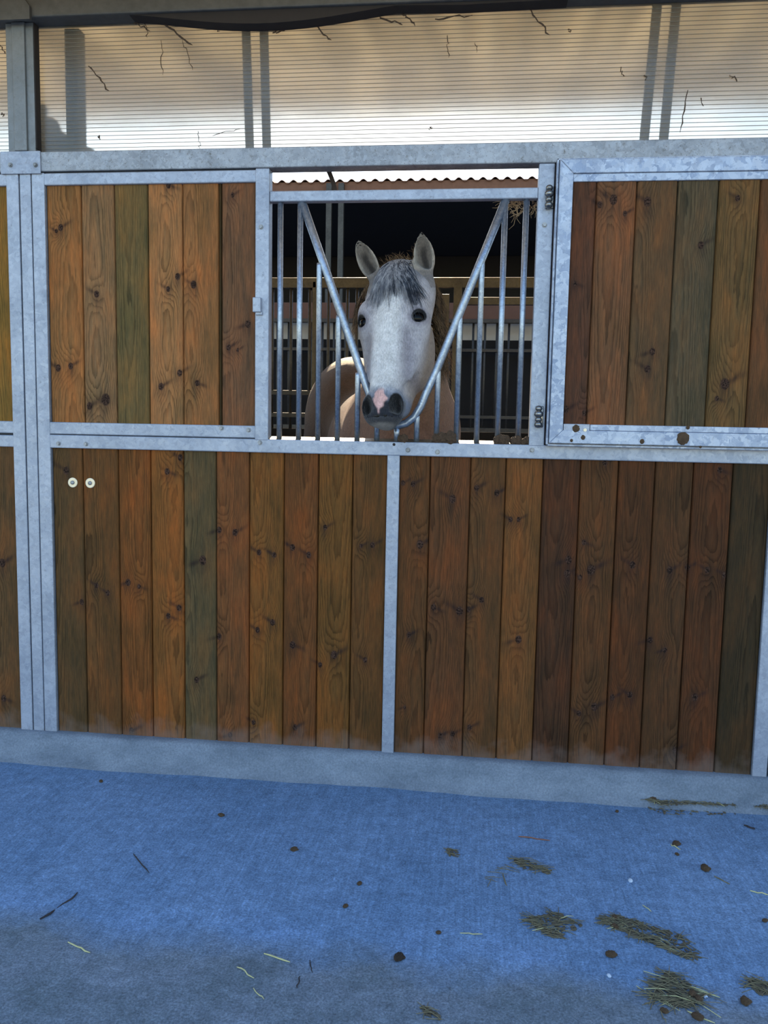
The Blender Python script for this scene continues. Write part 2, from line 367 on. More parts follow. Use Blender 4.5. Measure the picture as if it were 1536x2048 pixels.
# ================================================================== THE GROUND
m = MB()
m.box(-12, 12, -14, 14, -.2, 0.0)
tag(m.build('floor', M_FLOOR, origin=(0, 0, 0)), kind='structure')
def kerb():
    bm = bmesh.new(); xs = np.linspace(-5, 5, 260); prof = [(.10, .0), (.10, .121), (-.012, .121), (-.028, .112), (-.040, .085), (-.052, .05), (-.066, .022), (-.088, .004), (-.10, -.01)]
    rows = []
    for x in xs:
        n = .006*math.sin(x*3.1)+.004*math.sin(x*7.7+1)+.002*math.sin(x*23)
        rows.append([bm.verts.new((x, y-(n+random.uniform(-.0012, .0012) if 1 < k else 0), z+(.25*n if 2 < k < 8 else 0))) for k, (y, z) in enumerate(prof)])
    for a, b in zip(rows, rows[1:]):
        for k in range(len(prof)-1): bm.faces.new((a[k], a[k+1], b[k+1], b[k]))
    bm.faces.new(rows[0]); bm.faces.new(rows[-1][::-1])
    m = MB(); m.bm.free(); m.bm = bm
    return m.build('trim_1', M_KERB, origin=(0, 0, 0), smooth=True)
tag(kerb(), kind='structure')

# ================================================================== STALL FRONT
ZB, ZM0, ZM1, ZU0, ZU1, ZH1, ZT = .118, 1.396, 1.447, 1.452, 1.508, 2.548, 2.632
B = .004
front = empty('stall_facade', (-.33, 0, .12), 'galvanised steel stall front with brown vertical boards, yoke window and open shutter, centre of photo', 'stable front')
def fbox(name, *bx, mat=None, lab=None):
    def f(m):
        for q in bx: m.box(*q, B)
    return part(name, mat or M_GALV, front, f, label=lab)
fbox('post', (-1.889, -1.832, 0, .05, ZB, ZH1))
fbox('post', (1.168, 1.226, 0, .05, ZB, ZM0))
fbox('post', (1.235, 1.292, 0, .05, ZB, ZM0))
fbox('middle_post', (-.359, -.307, .002, .05, ZB, ZM0+.003))
fbox('lower_rail', (-1.834, 1.60, 0, .055, ZM0, ZM1+.006))
fbox('panel_rail', (-1.834, -.92, .001, .05, ZU0+.004, ZU1)); fbox('panel_rail', (-1.834, -.92, .001, .05, 2.497, 2.546))
fbox('window_stile', (-.922, -.864, -.001, .055, ZM1, ZH1+.003))
fbox('window_stile', (.217, .279, -.001, .055, ZM1, ZH1+.003))
def wedge(m):
    a_ = [(.004, 1.4535), (.058, 1.4650), (.058, 1.4530)]
    L = [m.bm.verts.new((-.863, y, z)) for y, z in a_]; Q = [m.bm.verts.new((.216, y, z)) for y, z in a_]
    m.bm.faces.new(L); m.bm.faces.new(Q[::-1])
    for i in range(3): m.bm.faces.new((L[i], Q[i], Q[(i+1) % 3], L[(i+1) % 3]))
part('sill_cap', M_PEN, front, wedge)
fbox('joint_seal', (-1.83, -.925, .006, .04, ZU0-.004, ZU0+.006), mat=M_SEAM); fbox('joint_seal', (-1.83, -.925, .006, .04, 2.544, 2.551), mat=M_SEAM)
UPL = [(130, 94, 60), (124, 98, 72), (98, 86, 58), (144, 106, 72), (130, 94, 62), (88, 70, 50), (104, 78, 60)]
LL = [(84, 66, 44), (92, 66, 40), (108, 70, 38), (116, 78, 42), (84, 74, 54), (104, 70, 44), (106, 74, 40), (96, 64, 38), (98, 70, 38), (90, 64, 38)]
LR = [(86, 60, 38), (88, 60, 40), (86, 62, 40), (100, 70, 42), (68, 47, 34), (82, 57, 37), (74, 50, 33), (74, 53, 36), (72, 48, 32), (56, 47, 34)]
KU = kn([(121, 455, .9), (112, 462, .5), (193, 588, .9), (116, 736, 1), (141, 732, .9), (211, 799, 1.8), (179, 812, 1.1), (336, 578, .7), (387, 569, 1.1), (355, 553, .9), (322, 773, 1), (359, 746, .9), (394, 766, .8), (457, 695, .8), (475, 700, .4), (496, 648, 1), (337, 370, .9), (465, 390, .6)])
KL = kn([(132, 941, 1.1), (163, 1204, .8), (193, 1171, .7), (215, 1186, .8), (256, 1165, 1), (278, 1173, .6), (334, 943, .9), (360, 915, .9), (336, 1232, .8), (358, 1216, .9), (405, 1121, 1.4), (393, 1360, .9), (470, 1065, 1), (438, 1060, .9), (438, 1273, .9), (4, 1126, 1.3), (7, 1397, 1), (263, 1462, 1), (460, 1470, .8), (518, 1105, .8), (548, 1110, .8), (585, 1095, .9), (617, 1110, .9), (515, 1260, .8), (545, 1245, .9), (585, 1290, 1.1), (668, 1310, 1.2), (640, 1330, .7), (745, 1090, .8), (722, 1092, .5), (650, 1055, .7), (507, 1445, .7), (590, 1455, .9), (730, 1320, .7)])
KR = kn([(826, 968, .8), (806, 966, .7), (905, 998, 1.2), (953, 976, .8), (994, 986, .9), (840, 1089, 1.2), (867, 1215, .9), (919, 1222, 1.3), (963, 1200, .8), (937, 1219, .8), (1021, 1039, .7), (1037, 1039, .6), (1037, 1279, 1.1), (1137, 1120, 1.1), (1134, 1147, 1.1), (1182, 1140, 1.5), (1168, 1085, .7), (1189, 1414, 1.2), (1158, 1427, .8), (818, 1270, .8), (809, 1415, .4), (939, 1455, .8), (881, 1472, .9), (905, 1468, .8), (1415, 1140, .8), (1340, 1140, 1), (1375, 1135, .8), (1265, 1130, 1), (1300, 1280, .9), (1330, 1300, .7), (1390, 1395, 1), (1260, 1390, .9), (1225, 1395, .8), (1210, 925, .9), (1440, 940, .8), (1350, 1500, .8), (1450, 1150, .8), (1160, 1155, .7)])
YB = .014
boards('upper_boards', [-1.832, -1.678, -1.532, -1.386, -1.236, -1.081, -1.069, -.921], ZU1-.004, 2.499, YB, UPL[:5]+[(66, 56, 38)]+UPL[6:7], KU, front, 1)
boards('lower_boards', [-1.832, -1.693, -1.531, -1.386, -1.239, -1.094, -.948, -.798, -.650, -.504, -.356], ZB+.002, ZM0+.003, YB, LL, KL, front, 2)
boards('lower_boards', [-.309, -.180, -.014, .130, .280, .429, .579, .723, .871, 1.023, 1.170], ZB+.002, ZM0+.003, YB, LR, KR, front, 3)
boards('fixed_panel_boards', [.281, .43, .58, .73, .88, 1.03, 1.18, 1.33, 1.48, 1.60], ZM1, ZH1, .02, LR, [], front, 9)
boards('lower_boards', [1.29, 1.44, 1.60], ZB+.002, ZM0+.003, YB, LR, [], front, 12)
for (px, py, Y) in [(117, 887, 0), (172, 888, 0), (443, 856, .001), (497, 860, .001), (520, 885, 0), (522, 454, -.001), (816, 900, 0), (875, 904, 0), (1064, 900, 0), (1089, 450, -.001)]:
    q = ray(px, py, Y=Y); bolt_at(front, q[0], Y, q[2], .0075)
q = ray(788, 889, Y=0); part('bolt_hole', M_RUBBER, front, lambda m: m.tube([(q[0], -.001, q[2]), (q[0], .002, q[2])], .006, 14))
for (px, py) in [(146, 965), (181, 966)]:
    q = ray(px, py, Y=YB)
    ws = part('washer', M_WASHER, front, lambda m: m.tube([(q[0], YB+.002, q[2]), (q[0], YB-.003, q[2]), (q[0], YB-.0042, q[2])], [.0215, .0215, .0195], 28), label='round brass-coloured washer')
    part('screw_head', M_BOLT, ws, lambda m: m.tube([(q[0], YB-.003, q[2]), (q[0], YB-.008, q[2]), (q[0], YB-.010, q[2])], [.009, .0085, .004], 18), True)
# latch catch on the left window stile
q = ray(515, 610, Y=-.01)
part('latch_catch', M_GALV, front, lambda m: (m.box(q[0]-.018, q[0]+.016, -.022, .0, q[2]-.030, q[2]+.030, .003), m.box(q[0]-.008, q[0]+.02, -.012, .0, q[2]-.040, q[2]-.028, .002)))
# ball hinges on the right stile
for (px, py) in [(1096, 392), (1075, 832)]:
    q = ray(px, py, Y=-.02)
    def hinge(m):
        m.box(q[0]-.008, q[0]+.024, -.010, .0, q[2]-.045, q[2]+.040, .003)
        for dz, r in ((.030, .014), (.008, .018), (-.014, .014), (-.034, .016)): m.ball((q[0]+.004, -.022, q[2]+dz), r, 3, 0, (1, 1, .85))
        m.tube([(q[0]+.004, -.02, q[2]-.04), (q[0]+.004, -.02, q[2]+.04)], .008, 12)
    part('hinge', M_HINGE, front, hinge, True, 'worn steel ball hinge')

# header rail shared by the bays
hr = empty('header_rail', (-.3, .02, ZH1), 'long galvanised header rail above the boards and below the translucent panels', 'rail')
part('rail', M_HEAD, hr, lambda m: m.box(-2.75, 1.75, -.003, .07, ZH1+.004, ZT, B))
part('joint_plate', M_GALV, hr, lambda m: m.box(-2.02, -1.842, -.009, -.002, 2.542, 2.634, .002))
for px in (21, 71): q = ray(px, 330, Y=-.009); bolt_at(hr, q[0], -.009, q[2], .0075)

# post between the two bays and the next bay on the left
pb = empty('stall_post', (-1.92, .02, .118), 'galvanised steel post standing between the two stall fronts at left', 'post')
part('post_tube', M_GALV, pb, lambda m: m.box(-1.943, -1.893, .001, .0135, ZB, ZH1, B))
part('post_core', M_SEAM, pb, lambda m: m.box(-1.9465, -1.8895, .014, .045, ZB, 2.5))
nb = empty('stall_facade', (-2.3, 0, .12), 'neighbouring stall front with brown boards, cut by the left edge of the photo', 'stable front')
part('post', M_GALV, nb, lambda m: m.box(-2.003, -1.9475, 0, .05, ZB, ZH1, B))
part('lower_rail', M_GALV, nb, lambda m: m.box(-2.75, -2.0, .001, .055, ZM0, ZM1, B))
part('panel_rail', M_GALV, nb, lambda m: m.box(-2.75, -2.0, .001, .05, ZU0+.004, ZU1, B)); part('panel_rail', M_GALV, nb, lambda m: m.box(-2.75, -2.0, .001, .05, 2.497, 2.546, B))
part('joint_seal', M_SEAM, nb, lambda m: m.box(-2.75, -2.0, .006, .04, ZU0-.005, ZU0+.006))
boards('upper_boards', [-2.75, -2.60, -2.45, -2.30, -2.16, -2.001], ZU1-.004, 2.499, YB, [(112, 92, 48), (110, 90, 50), (104, 84, 48), (118, 92, 50), (120, 94, 48)], [], nb, 21)
boards('lower_boards', [-2.75, -2.60, -2.45, -2.30, -2.16, -2.001], ZB+.002, ZM0+.003, YB, [(88, 70, 46), (88, 68, 42), (90, 70, 44), (90, 70, 44), (88, 68, 46)], kn([(4, 1126, 1.3), (7, 1397, 1)]), nb, 22)

# ================================================================== YOKE GRILLE
gr = empty('yoke_grille', (-.32, .02, 1.455), 'galvanised yoke grille with V shaped opening set in the stall window', 'grille')
part('top_rail', M_GALV, gr, lambda m: m.box(-.864, .218, .004, .042, 2.420, 2.462, B))
YG = .023; ZS = 1.4545
def vx(z, side):   # the yoke legs
    return (-.732+(2.42-z)*.3745) if side < 0 else (.092-(2.42-z)*.3825)
ypts = [(-.735, YG, 2.43)]+[(vx(z, -1), YG, z) for z in (2.1, 1.8, 1.70)]
ypts += [(-.440, YG, 1.645), (-.418, YG, 1.590), (-.388, YG, 1.548), (-.352, YG, 1.525), (-.318, YG, 1.520), (-.285, YG, 1.530), (-.252, YG, 1.556), (-.226, YG, 1.602), (-.206, YG, 1.655)]
ypts += [(vx(z, 1), YG, z) for z in (1.74, 1.85, 2.1)]+[(.096, YG, 2.43)]
part('yoke_tube', M_TUBE, gr, lambda m: m.tube(ypts, .0165, 18), True)
bars = [(-.822, 2.43), (-.739, 2.43), (-.657, 2.178), (-.574, 1.967), (-.490, 1.735), (-.407, 1.562), (-.324, 1.525), (-.241, 1.566), (-.159, 1.755), (-.077, 1.966), (.006, 2.183), (.091, 2.42), (.174, 2.43)]
for x, zt in bars:
    if zt > 2.4 or x in (-.324,): part('bar', M_TUBE, gr, lambda m: m.tube([(x, YG, ZS), (x, YG, zt)], .0115, 16), True)
    else:
        sg = 1 if x < -.33 else -1
        part('bar', M_TUBE, gr, lambda m: m.tube([(x, YG, ZS), (x, YG, zt-.012), (x, YG, zt)], [.0115, .0115, .0105], 16), True)

# ================================================================== OPEN SHUTTER (folded back against the fixed panel)
sh = empty('window_shutter', (.29, -.03, 1.455), 'open window shutter of dark brown boards in shiny galvanised frame, folded back at right', 'shutter')
SX0, SX1, SZ0, SZ1, YS = .292, 1.44, 1.462, 2.545, -.062
def sframe(m):
    w_ = .052
    m.poly([(SX0, SZ0), (SX0+w_, SZ0+w_), (SX0+w_, SZ1-w_), (SX0, SZ1)], YS, -.014)
    m.poly([(SX1, SZ0), (SX1, SZ1), (SX1-w_, SZ1-w_), (SX1-w_, SZ0+w_)], YS, -.014)
    m.poly([(SX0, SZ1), (SX0+w_, SZ1-w_), (SX1-w_, SZ1-w_), (SX1, SZ1)], YS, -.014)
    m.poly([(SX0, SZ0), (SX1, SZ0), (SX1-w_, SZ0+w_), (SX0+w_, SZ0+w_)], YS, -.014)
sf = part('frame', M_SHINY, sh, sframe)
bv = sf.modifiers.new('bevel', 'BEVEL'); bv.width = .0022; bv.segments = 2
part('inner_lip', M_SHINY, sh, lambda m: m.box(SX0+.052, SX1-.052, YS+.006, -.02, SZ1-.082, SZ1-.0525, .002)); part('inner_lip', M_SHINY, sh, lambda m: m.box(SX0+.052+.105, SX1-.052, YS+.006, -.02, SZ0+.0525, SZ0+.076, .002))
for fb in ((SX0-.010, SX0-.002, YS+.020, -.006, SZ0-.012, SZ1+.010, .002), (SX0-.010, SX1, YS+.020, -.006, SZ1+.003, SZ1+.010, .002), (SX0-.010, SX1, YS+.020, -.006, SZ0-.012, SZ0-.003, .002), (SX0-.002, SX1, YS+.034, -.008, SZ0-.003, SZ1+.003, 0)):
    part('flange', M_SHINY, sh, lambda m: m.box(*fb))
part('corner_plate', M_GALV, sh, lambda m: m.box(SX0+.054, SX0+.155, YS+.001, -.03, SZ0+.050, SZ0+.077, .0015))
TS = [(80, 57, 46), (104, 75, 55), (88, 70, 52), (80, 72, 58), (96, 76, 50), (92, 66, 46), (90, 64, 44)]
KS = kn([(1227, 399, 1.3), (1200, 409, .8), (1250, 427, .6), (1295, 403, 1.2), (1305, 703, .9), (1295, 738, 1), (1402, 490, .9), (1450, 768, 1.5), (1434, 797, .6), (1132, 819, 1), (1476, 396, .7), (1169, 826, .7), (1150, 567, .6)], -.05)
boards('boards', [SX0+.050, .435, .585, .736, .887, 1.038, 1.19, 1.39], SZ0+.074, SZ1-.078, YS+.014, TS, KS, sh, 5, .018)
q = ray(1170, 860, Y=YS); part('screw_head', M_WASHER, sh, lambda m: m.tube([(q[0], YS+.001, q[2]), (q[0], YS-.004, q[2])], .0065, 16), label='shiny round screw head')

# ================================================================== TRANSLUCENT PANELS, TOP BEAM
def panel(x0, x1, idx, label):
    e = empty('translucent_panel', ((x0+x1)/2, .03, ZT), label, 'plastic panel', None)
    zt = 3.22
    m = MB(); m.box(x0, x1, .036, .039, ZT+.001, 3.144); m.build('sheet', M_POLY, e)
    rb = MB()
    z = ZT+.006
    while z < 3.14:
        rb.box(x0, x1, .0345, .0361, z, z+.0019); z += .0162
    o = rb.build('rib', M_RIB, e); o['kind'] = 'stuff'; o['label'] = 'fine horizontal ribs'
    return e
panel(-1.862, 1.75, 0, 'wide ribbed translucent plastic panel above the header rail, lit from behind')
panel(-2.75, -1.985, 1, 'narrow ribbed translucent plastic panel at the left edge of the photo')
tp = empty('upper_post', (-1.92, -.0, 2.635), 'grey steel post standing on the header rail at top left', 'post')
part('flange_strip', M_POST, tp, lambda m: m.box(-1.984, -1.952, -.004, .034, 2.634, 3.144, .002)); part('flange_strip', M_POST, tp, lambda m: m.box(-1.898, -1.864, -.004, .034, 2.634, 3.144, .002))
part('post_web', M_POST, tp, lambda m: m.box(-1.953, -1.897, -.014, .030, 2.634, 3.144, .003))
part('edge_seal', M_RUBBER, tp, lambda m: m.box(-1.866, -1.860, .0, .036, 2.645, 3.155))
bm_ = empty('roof_beam', (-.4, 0, 3.14), 'dark grey steel roof beam running along the top edge of the photo', 'beam')
part('beam', M_BEAM, bm_, lambda m: m.box(-2.75, 1.75, -.045, .06, 3.145, 3.30, .006))
part('bracket', M_BEAM, bm_, lambda m: m.poly([(-2.0, 3.13), (-1.845, 3.13), (-1.845, 3.18), (-1.89, 3.24), (-1.96, 3.24), (-2.0, 3.18)], -.060, -.046))
sag = [(-1.45, 3.146)]+[(-1.45+1.15*t, 3.146-.052*math.sin(math.pi*t)**1.3) for t in np.linspace(.05, .95, 18)]+[(-.1, 3.134), (.3, 3.140), (.3, 3.16), (-1.45, 3.16)]
m = MB(); m.poly(sag, -.03, .035); tag(m.build('rubber_strip', M_RUBBER), 'sagging black rubber strip hanging below the roof beam', 'rubber strip')

# cobweb threads and debris caught on the panel
def wig(a, b, n=7, j=.008):
    a, b = Vector(a), Vector(b); L = []
    for i in range(n):
        p = a.lerp(b, i/(n-1))
        if 0 < i < n-1: p += Vector((random.uniform(-j, j), random.uniform(-.002, .002), random.uniform(-j, j)))
        L.append(p)
    return L
debris = [((177, 132), (219, 182), .0035), ((322, 80), (325, 150), .0016), ((325, 45), (385, 90), .004), ((365, 75), (385, 140), .0015), ((265, 42), (300, 62), .003), ((290, 42), (295, 75), .0015), ((420, 48), (440, 62), .003),
          ((625, 45), (663, 80), .003), ((545, 66), (570, 60), .003), ((750, 30), (805, 50), .003), ((797, 20), (830, 52), .003), ((870, 38), (945, 30), .003), ((1055, 15), (1100, 70), .003), ((895, 70), (897, 115), .0015), ((950, 85), (953, 105), .0012),
          ((1376, 180), (1360, 265), .0025), ((1402, 195), (1408, 212), .0018), ((396, 262), (400, 298), .0015), ((425, 272), (480, 258), .0012), ((857, 258), (865, 254), .002), ((1240, 135), (1250, 152), .002), ((1290, 150), (1292, 160), .002), ((1138, 58), (1140, 64), .002), ((1460, 150), (1475, 162), .002), ((197, 272), (200, 279), .003), ((1, 90), (12, 108), .002), ((4, 225), (8, 233), .002)]
lay_ = [a for a in debris]
for k, (a, b, r) in enumerate(lay_):
    p0, p1 = ray(*a, Y=.0335), ray(*b, Y=.0335)
    m = MB(); m.tube(wig(p0, p1, 9, .006), [r*.6]+[r*random.uniform(.6, 1.2) for _ in range(7)]+[r*.3], 6)
    big = r > .0028
    side = 'left part' if a[0] < 450 else ('middle part' if a[0] < 1000 else 'right part')
    tag(m.build('cobweb_strand', M_WEB), 'dark dusty cobweb strand stuck on the %s of the translucent panel' % side if a[0] > 20 else 'tiny dark cobweb strand on the narrow panel at the left edge', 'cobweb', 'cobweb strands on the %s of the translucent panels' % (side if a[0] > 20 else 'narrow part'))

# things seen dimly behind the panel
m = MB(); m.box(-1.755, -1.688, .045, .10, 2.633, 3.14, .006)
tag(m.build('timber_post', M_TIMBER), 'thick dark timber post seen through the translucent panel near top left', 'post')
for (a, b, lab) in [((490, 45), (500, 300), 'left of centre'), ((526, 45), (534, 300), 'left of centre'), ((1318, 0), (1288, 275), 'right of centre'), ((1356, 0), (1327, 275), 'right of centre')]:
    p0, p1 = ray(*a, Y=.075), ray(*b, Y=.075); m = MB()
    m.tube([tuple(p1+np.array([0, 0, -.02])), tuple(p0+np.array([0, 0, .10]))], .0185, 4)
    tag(m.build('batten', M_TIMBER), 'one of a pair of thin battens behind the translucent panel, %s' % lab, 'batten', 'pair of battens behind the panel, %s' % lab)
# stand-in bundle for an unidentified blurred blue shape behind the panel
m = MB()
for (px, py, r, sc) in [(84, 222, .030, (1, .8, 1.2)), (98, 262, .062, (1, .8, 1.0)), (112, 290, .085, (1, .7, .8)), (150, 295, .06, (1, .7, .7)), (90, 300, .08, (1, .7, .9)), (176, 305, .04, (1, .7, .6))]:
    p = ray(px, py, Y=.16); m.ball(p, r*.9, 3, .03, sc)
o = m.build('stand_in_bundle', M_BLUELUMP, smooth=True); tag(o, 'lumpy blue bundle standing in for an unidentified shape seen through the translucent panel beside the upper post', 'bundle')
rm = o.modifiers.new('remesh', 'REMESH'); rm.mode = 'VOXEL'; rm.voxel_size = .008; rm.use_smooth_shade = True
m = MB(); m.box(-1.98, -1.55, .10, .32, 2.44, 2.545, .004); tag(m.build('timber_shelf', M_TIMBER), 'dark timber shelf behind the header rail carrying the stand-in bundle', 'shelf')

# bent pipe hanging below the header
m = MB(); pp = [ray(654, 335, Y=.10), ray(660, 348, Y=.10), ray(666, 364, Y=.10), ray(671, 384, Y=.10), ray(674, 400, Y=.10)]
m.tube([tuple(p) for p in [pp[0]+np.array([-.01, 0, .03])]+pp], .0095, 12)
tag(m.build('curved_pipe', M_TIMBER, smooth=True), 'short curved dark pipe hanging behind the header rail above the grille', 'pipe')

# dry grass nest in the top right corner of the grille
m = MB(); random.seed(3)
for k in range(85):
    px, py = random.uniform(1012, 1078), 396+abs(random.gauss(0, 12)); 
    if px > 1050: py += random.uniform(0, 14)
    a = ray(px, py, Y=random.uniform(.05, .11)); b = a+np.array([random.gauss(0, .035), random.gauss(0, .01), -abs(random.gauss(0, .035))])
    m.tube(wig(a, b, 5, .007), [.0010]*4+[.0005], 4)
tag(m.build('grass_nest', M_NEST), 'tangle of dry grass caught in the top right corner of the grille', 'dry grass')

# ================================================================== INSIDE: stall, back pens, opposite roof
m = MB(); m.box(-1.95, -1.90, .08, 3.28, .0, 1.55, .004); m.box(-1.95, -1.90, .08, 3.28, 2.55, 2.60); tag(m.build('wall_left', M_TIMBER), kind='structure')
m = MB(); m.box(1.20, 1.25, .08, 3.28, .0, 1.55, .004); m.box(1.20, 1.25, .08, 3.28, 2.55, 2.60); tag(m.build('wall_right', M_TIMBER), kind='structure')
m = MB(); m.box(-1.89, 1.19, .11, 3.2, 0.0, .024); tag(m.build('straw_bedding', M_STRAWBED), 'trodden straw bedding covering the floor inside the stall', 'bedding', kind='stuff')

def corr(m, x0, x1, y0, z0, y1, z1, pitch=.165, amp=.024, th=.008):
    n = int((x1-x0)/pitch*10); bm = m.bm; rows = []
    for i in range(n+1):
        x = x0+(x1-x0)*i/n; dz = amp*math.cos(2*math.pi*x/pitch)
        rows.append([bm.verts.new((x, y0, z0+dz)), bm.verts.new((x, y1, z1+dz)), bm.verts.new((x, y1, z1+dz+th)), bm.verts.new((x, y0, z0+dz+th))])
    for a, b in zip(rows, rows[1:]):
        for k in range(4): bm.faces.new((a[k], b[k], b[(k+1) % 4], a[(k+1) % 4]))
    bm.faces.new(rows[0]); bm.faces.new(rows[-1][::-1])
m = MB(); corr(m, -7, 7, -.65, 3.27, 3.45, 4.02); tag(m.build('ceiling', M_GRP, smooth=False), kind='structure')
# roof of the opposite building
m = MB(); corr(m, -12, 10, 9.0, 5.205, 17, 6.6, .178, .026, .01); tag(m.build('corrugated_roof', M_ROOFB), 'brown corrugated roof edge of the opposite building against the bright sky', 'roof')
ob = empty('opposite_stable', (-1, 13, 0), 'dark interior of the opposite stable building behind the horse', 'building')
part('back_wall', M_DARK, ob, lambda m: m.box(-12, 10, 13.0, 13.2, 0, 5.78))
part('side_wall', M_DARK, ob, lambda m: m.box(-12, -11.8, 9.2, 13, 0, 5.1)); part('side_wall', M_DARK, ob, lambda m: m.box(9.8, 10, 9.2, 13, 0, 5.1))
part('fascia', M_ROOFB, ob, lambda m: m.box(-12, 10, 9.03, 9.06, 4.95, 5.21)); part('added_dark_board', M_DARK, ob, lambda m: m.box(-12, 10, 9.065, 12.9, 4.94, 4.965))  # dark board added behind the fascia to hide the lit roof underside
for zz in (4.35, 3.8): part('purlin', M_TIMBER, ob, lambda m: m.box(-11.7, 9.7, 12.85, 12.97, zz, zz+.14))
for x in (-2.335, -2.15): part('eave_post', M_PEND, ob, lambda m: m.box(x, x+.085, 8.95, 9.03, 0, 5.17, .005))

# back partition of the stall at Y=3.3
bp = empty('back_partition', (-.6, 3.32, 0), 'dusty barred partition at the back of the stall behind the horse', 'partition')
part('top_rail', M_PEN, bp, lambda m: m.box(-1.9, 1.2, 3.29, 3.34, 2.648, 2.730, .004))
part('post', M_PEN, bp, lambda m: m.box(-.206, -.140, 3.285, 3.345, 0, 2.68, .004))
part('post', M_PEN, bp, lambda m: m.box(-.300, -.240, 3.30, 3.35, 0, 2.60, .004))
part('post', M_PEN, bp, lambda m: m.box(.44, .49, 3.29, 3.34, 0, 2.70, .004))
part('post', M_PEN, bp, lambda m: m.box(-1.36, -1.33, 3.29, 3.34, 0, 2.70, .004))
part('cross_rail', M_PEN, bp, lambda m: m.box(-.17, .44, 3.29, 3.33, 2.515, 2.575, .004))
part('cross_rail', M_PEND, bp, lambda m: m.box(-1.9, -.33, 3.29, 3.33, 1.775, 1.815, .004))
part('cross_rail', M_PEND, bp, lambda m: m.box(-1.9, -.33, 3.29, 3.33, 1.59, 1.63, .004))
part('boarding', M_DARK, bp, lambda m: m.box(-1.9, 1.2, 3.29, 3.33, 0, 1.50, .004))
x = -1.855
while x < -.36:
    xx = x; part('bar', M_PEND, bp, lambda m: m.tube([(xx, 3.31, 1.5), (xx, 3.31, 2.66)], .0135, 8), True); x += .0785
# barred pen further back
fp = empty('far_pen', (-.8, 6.6, 0), 'dim barred pen with pale strip seen beyond the back partition', 'pen')
part('header', M_BRICK, fp, lambda m: m.box(-4, 2.2, 6.55, 6.62, 2.845, 3.04, .004))
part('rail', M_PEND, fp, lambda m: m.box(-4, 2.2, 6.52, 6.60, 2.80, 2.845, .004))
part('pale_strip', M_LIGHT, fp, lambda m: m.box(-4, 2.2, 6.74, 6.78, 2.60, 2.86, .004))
part('dark_interior_sheet', M_DARK, fp, lambda m: m.box(-4, 2.2, 6.70, 6.80, 0, 2.615))  # dark sheet standing for the shaded inside of the pen
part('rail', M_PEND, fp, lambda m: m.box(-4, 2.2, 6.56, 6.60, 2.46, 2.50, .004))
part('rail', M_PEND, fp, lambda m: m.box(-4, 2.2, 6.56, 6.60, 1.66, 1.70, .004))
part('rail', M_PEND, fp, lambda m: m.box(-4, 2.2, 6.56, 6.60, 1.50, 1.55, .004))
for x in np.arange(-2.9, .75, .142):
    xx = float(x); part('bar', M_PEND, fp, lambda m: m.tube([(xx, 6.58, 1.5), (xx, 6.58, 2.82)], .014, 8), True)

# ================================================================== HORSE
def hframe():
    A = ray(793, 530, Y=.16); Bq = ray(758, 845, Y=-.12); yw = math.radians(14)
    wv = (Bq-A)/np.linalg.norm(Bq-A); n = np.array([-math.sin(yw), -math.cos(yw), 0]); v = n-wv*(n@wv); v /= np.linalg.norm(v)
    u = np.cross(v, wv); u *= np.sign(u[0]); return A, u, v, wv
HA, HU, HV, HW = hframe()
def hp(u, v, w_): return HA+HU*u+HV*v+HW*w_
HR = np.stack([HU, HV, HW])            # world -> head local rows

def axis_grid(lo, f0, f1, hi, fine, coarse):
    a = np.arange(lo, f0, coarse); b = np.arange(f0, f1, fine); c = np.arange(f1, hi, coarse); return np.concatenate([a, b, c])
gx = axis_grid(-1.45, -.62, -.06, .28, .0044, .014); gy = axis_grid(-.32, -.30, .30, 2.95, .0046, .016); gz = axis_grid(-.02, 1.44, 2.40, 2.45, .0044, .016)
FLD = np.full((len(gx), len(gy), len(gz)), 1.0, np.float32)
def region(c, rad):
    s = []
    for g, cc, r in zip((gx, gy, gz), c, rad):
        i0, i1 = np.searchsorted(g, cc-r), np.searchsorted(g, cc+r); s.append(slice(max(0, i0-1), min(len(g), i1+1)))
    return tuple(s)
def pts(s): return np.meshgrid(gx[s[0]]*1.0, gy[s[1]]*1.0, gz[s[2]]*1.0, indexing='ij', copy=False)
def smin(a, b, k):
    h = np.clip(.5+.5*(b-a)/k, 0, 1); return b*(1-h)+a*h-k*h*(1-h)
def smax(a, b, k): return -smin(-a, -b, k)
def put(s, d, k, sub=False):
    FLD[s] = smax(FLD[s], -d, k) if sub else smin(FLD[s], d, k)
def ell(c, r, rot=None, k=.03, sub=False):
    c = np.array(c); rm = max(r)+.12; s = region(c, (rm,)*3); X, Y, Z = pts(s); X = X-c[0]; Y = Y-c[1]; Z = Z-c[2]
    if rot is not None: X, Y, Z = (rot[i, 0]*X+rot[i, 1]*Y+rot[i, 2]*Z for i in range(3))
    q = np.sqrt((X/r[0])**2+(Y/r[1])**2+(Z/r[2])**2); g = np.sqrt((X/r[0]**2)**2+(Y/r[1]**2)**2+(Z/r[2]**2)**2)+1e-6
    put(s, q*(q-1)/g, k, sub)
def cone(a, b, ra, rb, k=.05, sub=False):
    a, b = np.array(a, float), np.array(b, float); c = (a+b)/2; hr_ = np.abs(b-a)/2+max(ra, rb)+.14
    s = region(c, hr_); X, Y, Z = pts(s); d = b-a; L2 = d@d
    t = np.clip(((X-a[0])*d[0]+(Y-a[1])*d[1]+(Z-a[2])*d[2])/L2, 0, 1)
    put(s, np.sqrt((X-a[0]-t*d[0])**2+(Y-a[1]-t*d[1])**2+(Z-a[2]-t*d[2])**2)-(ra+(rb-ra)*t), k, sub)
def hell(c, r, ang=None, k=.03, sub=False):
    R = HR
    if ang is not None:
        q = Matrix.Rotation(ang[1], 3, ang[0]); R = np.array(q) @ HR
    ell(hp(*c), r, R, k, sub)
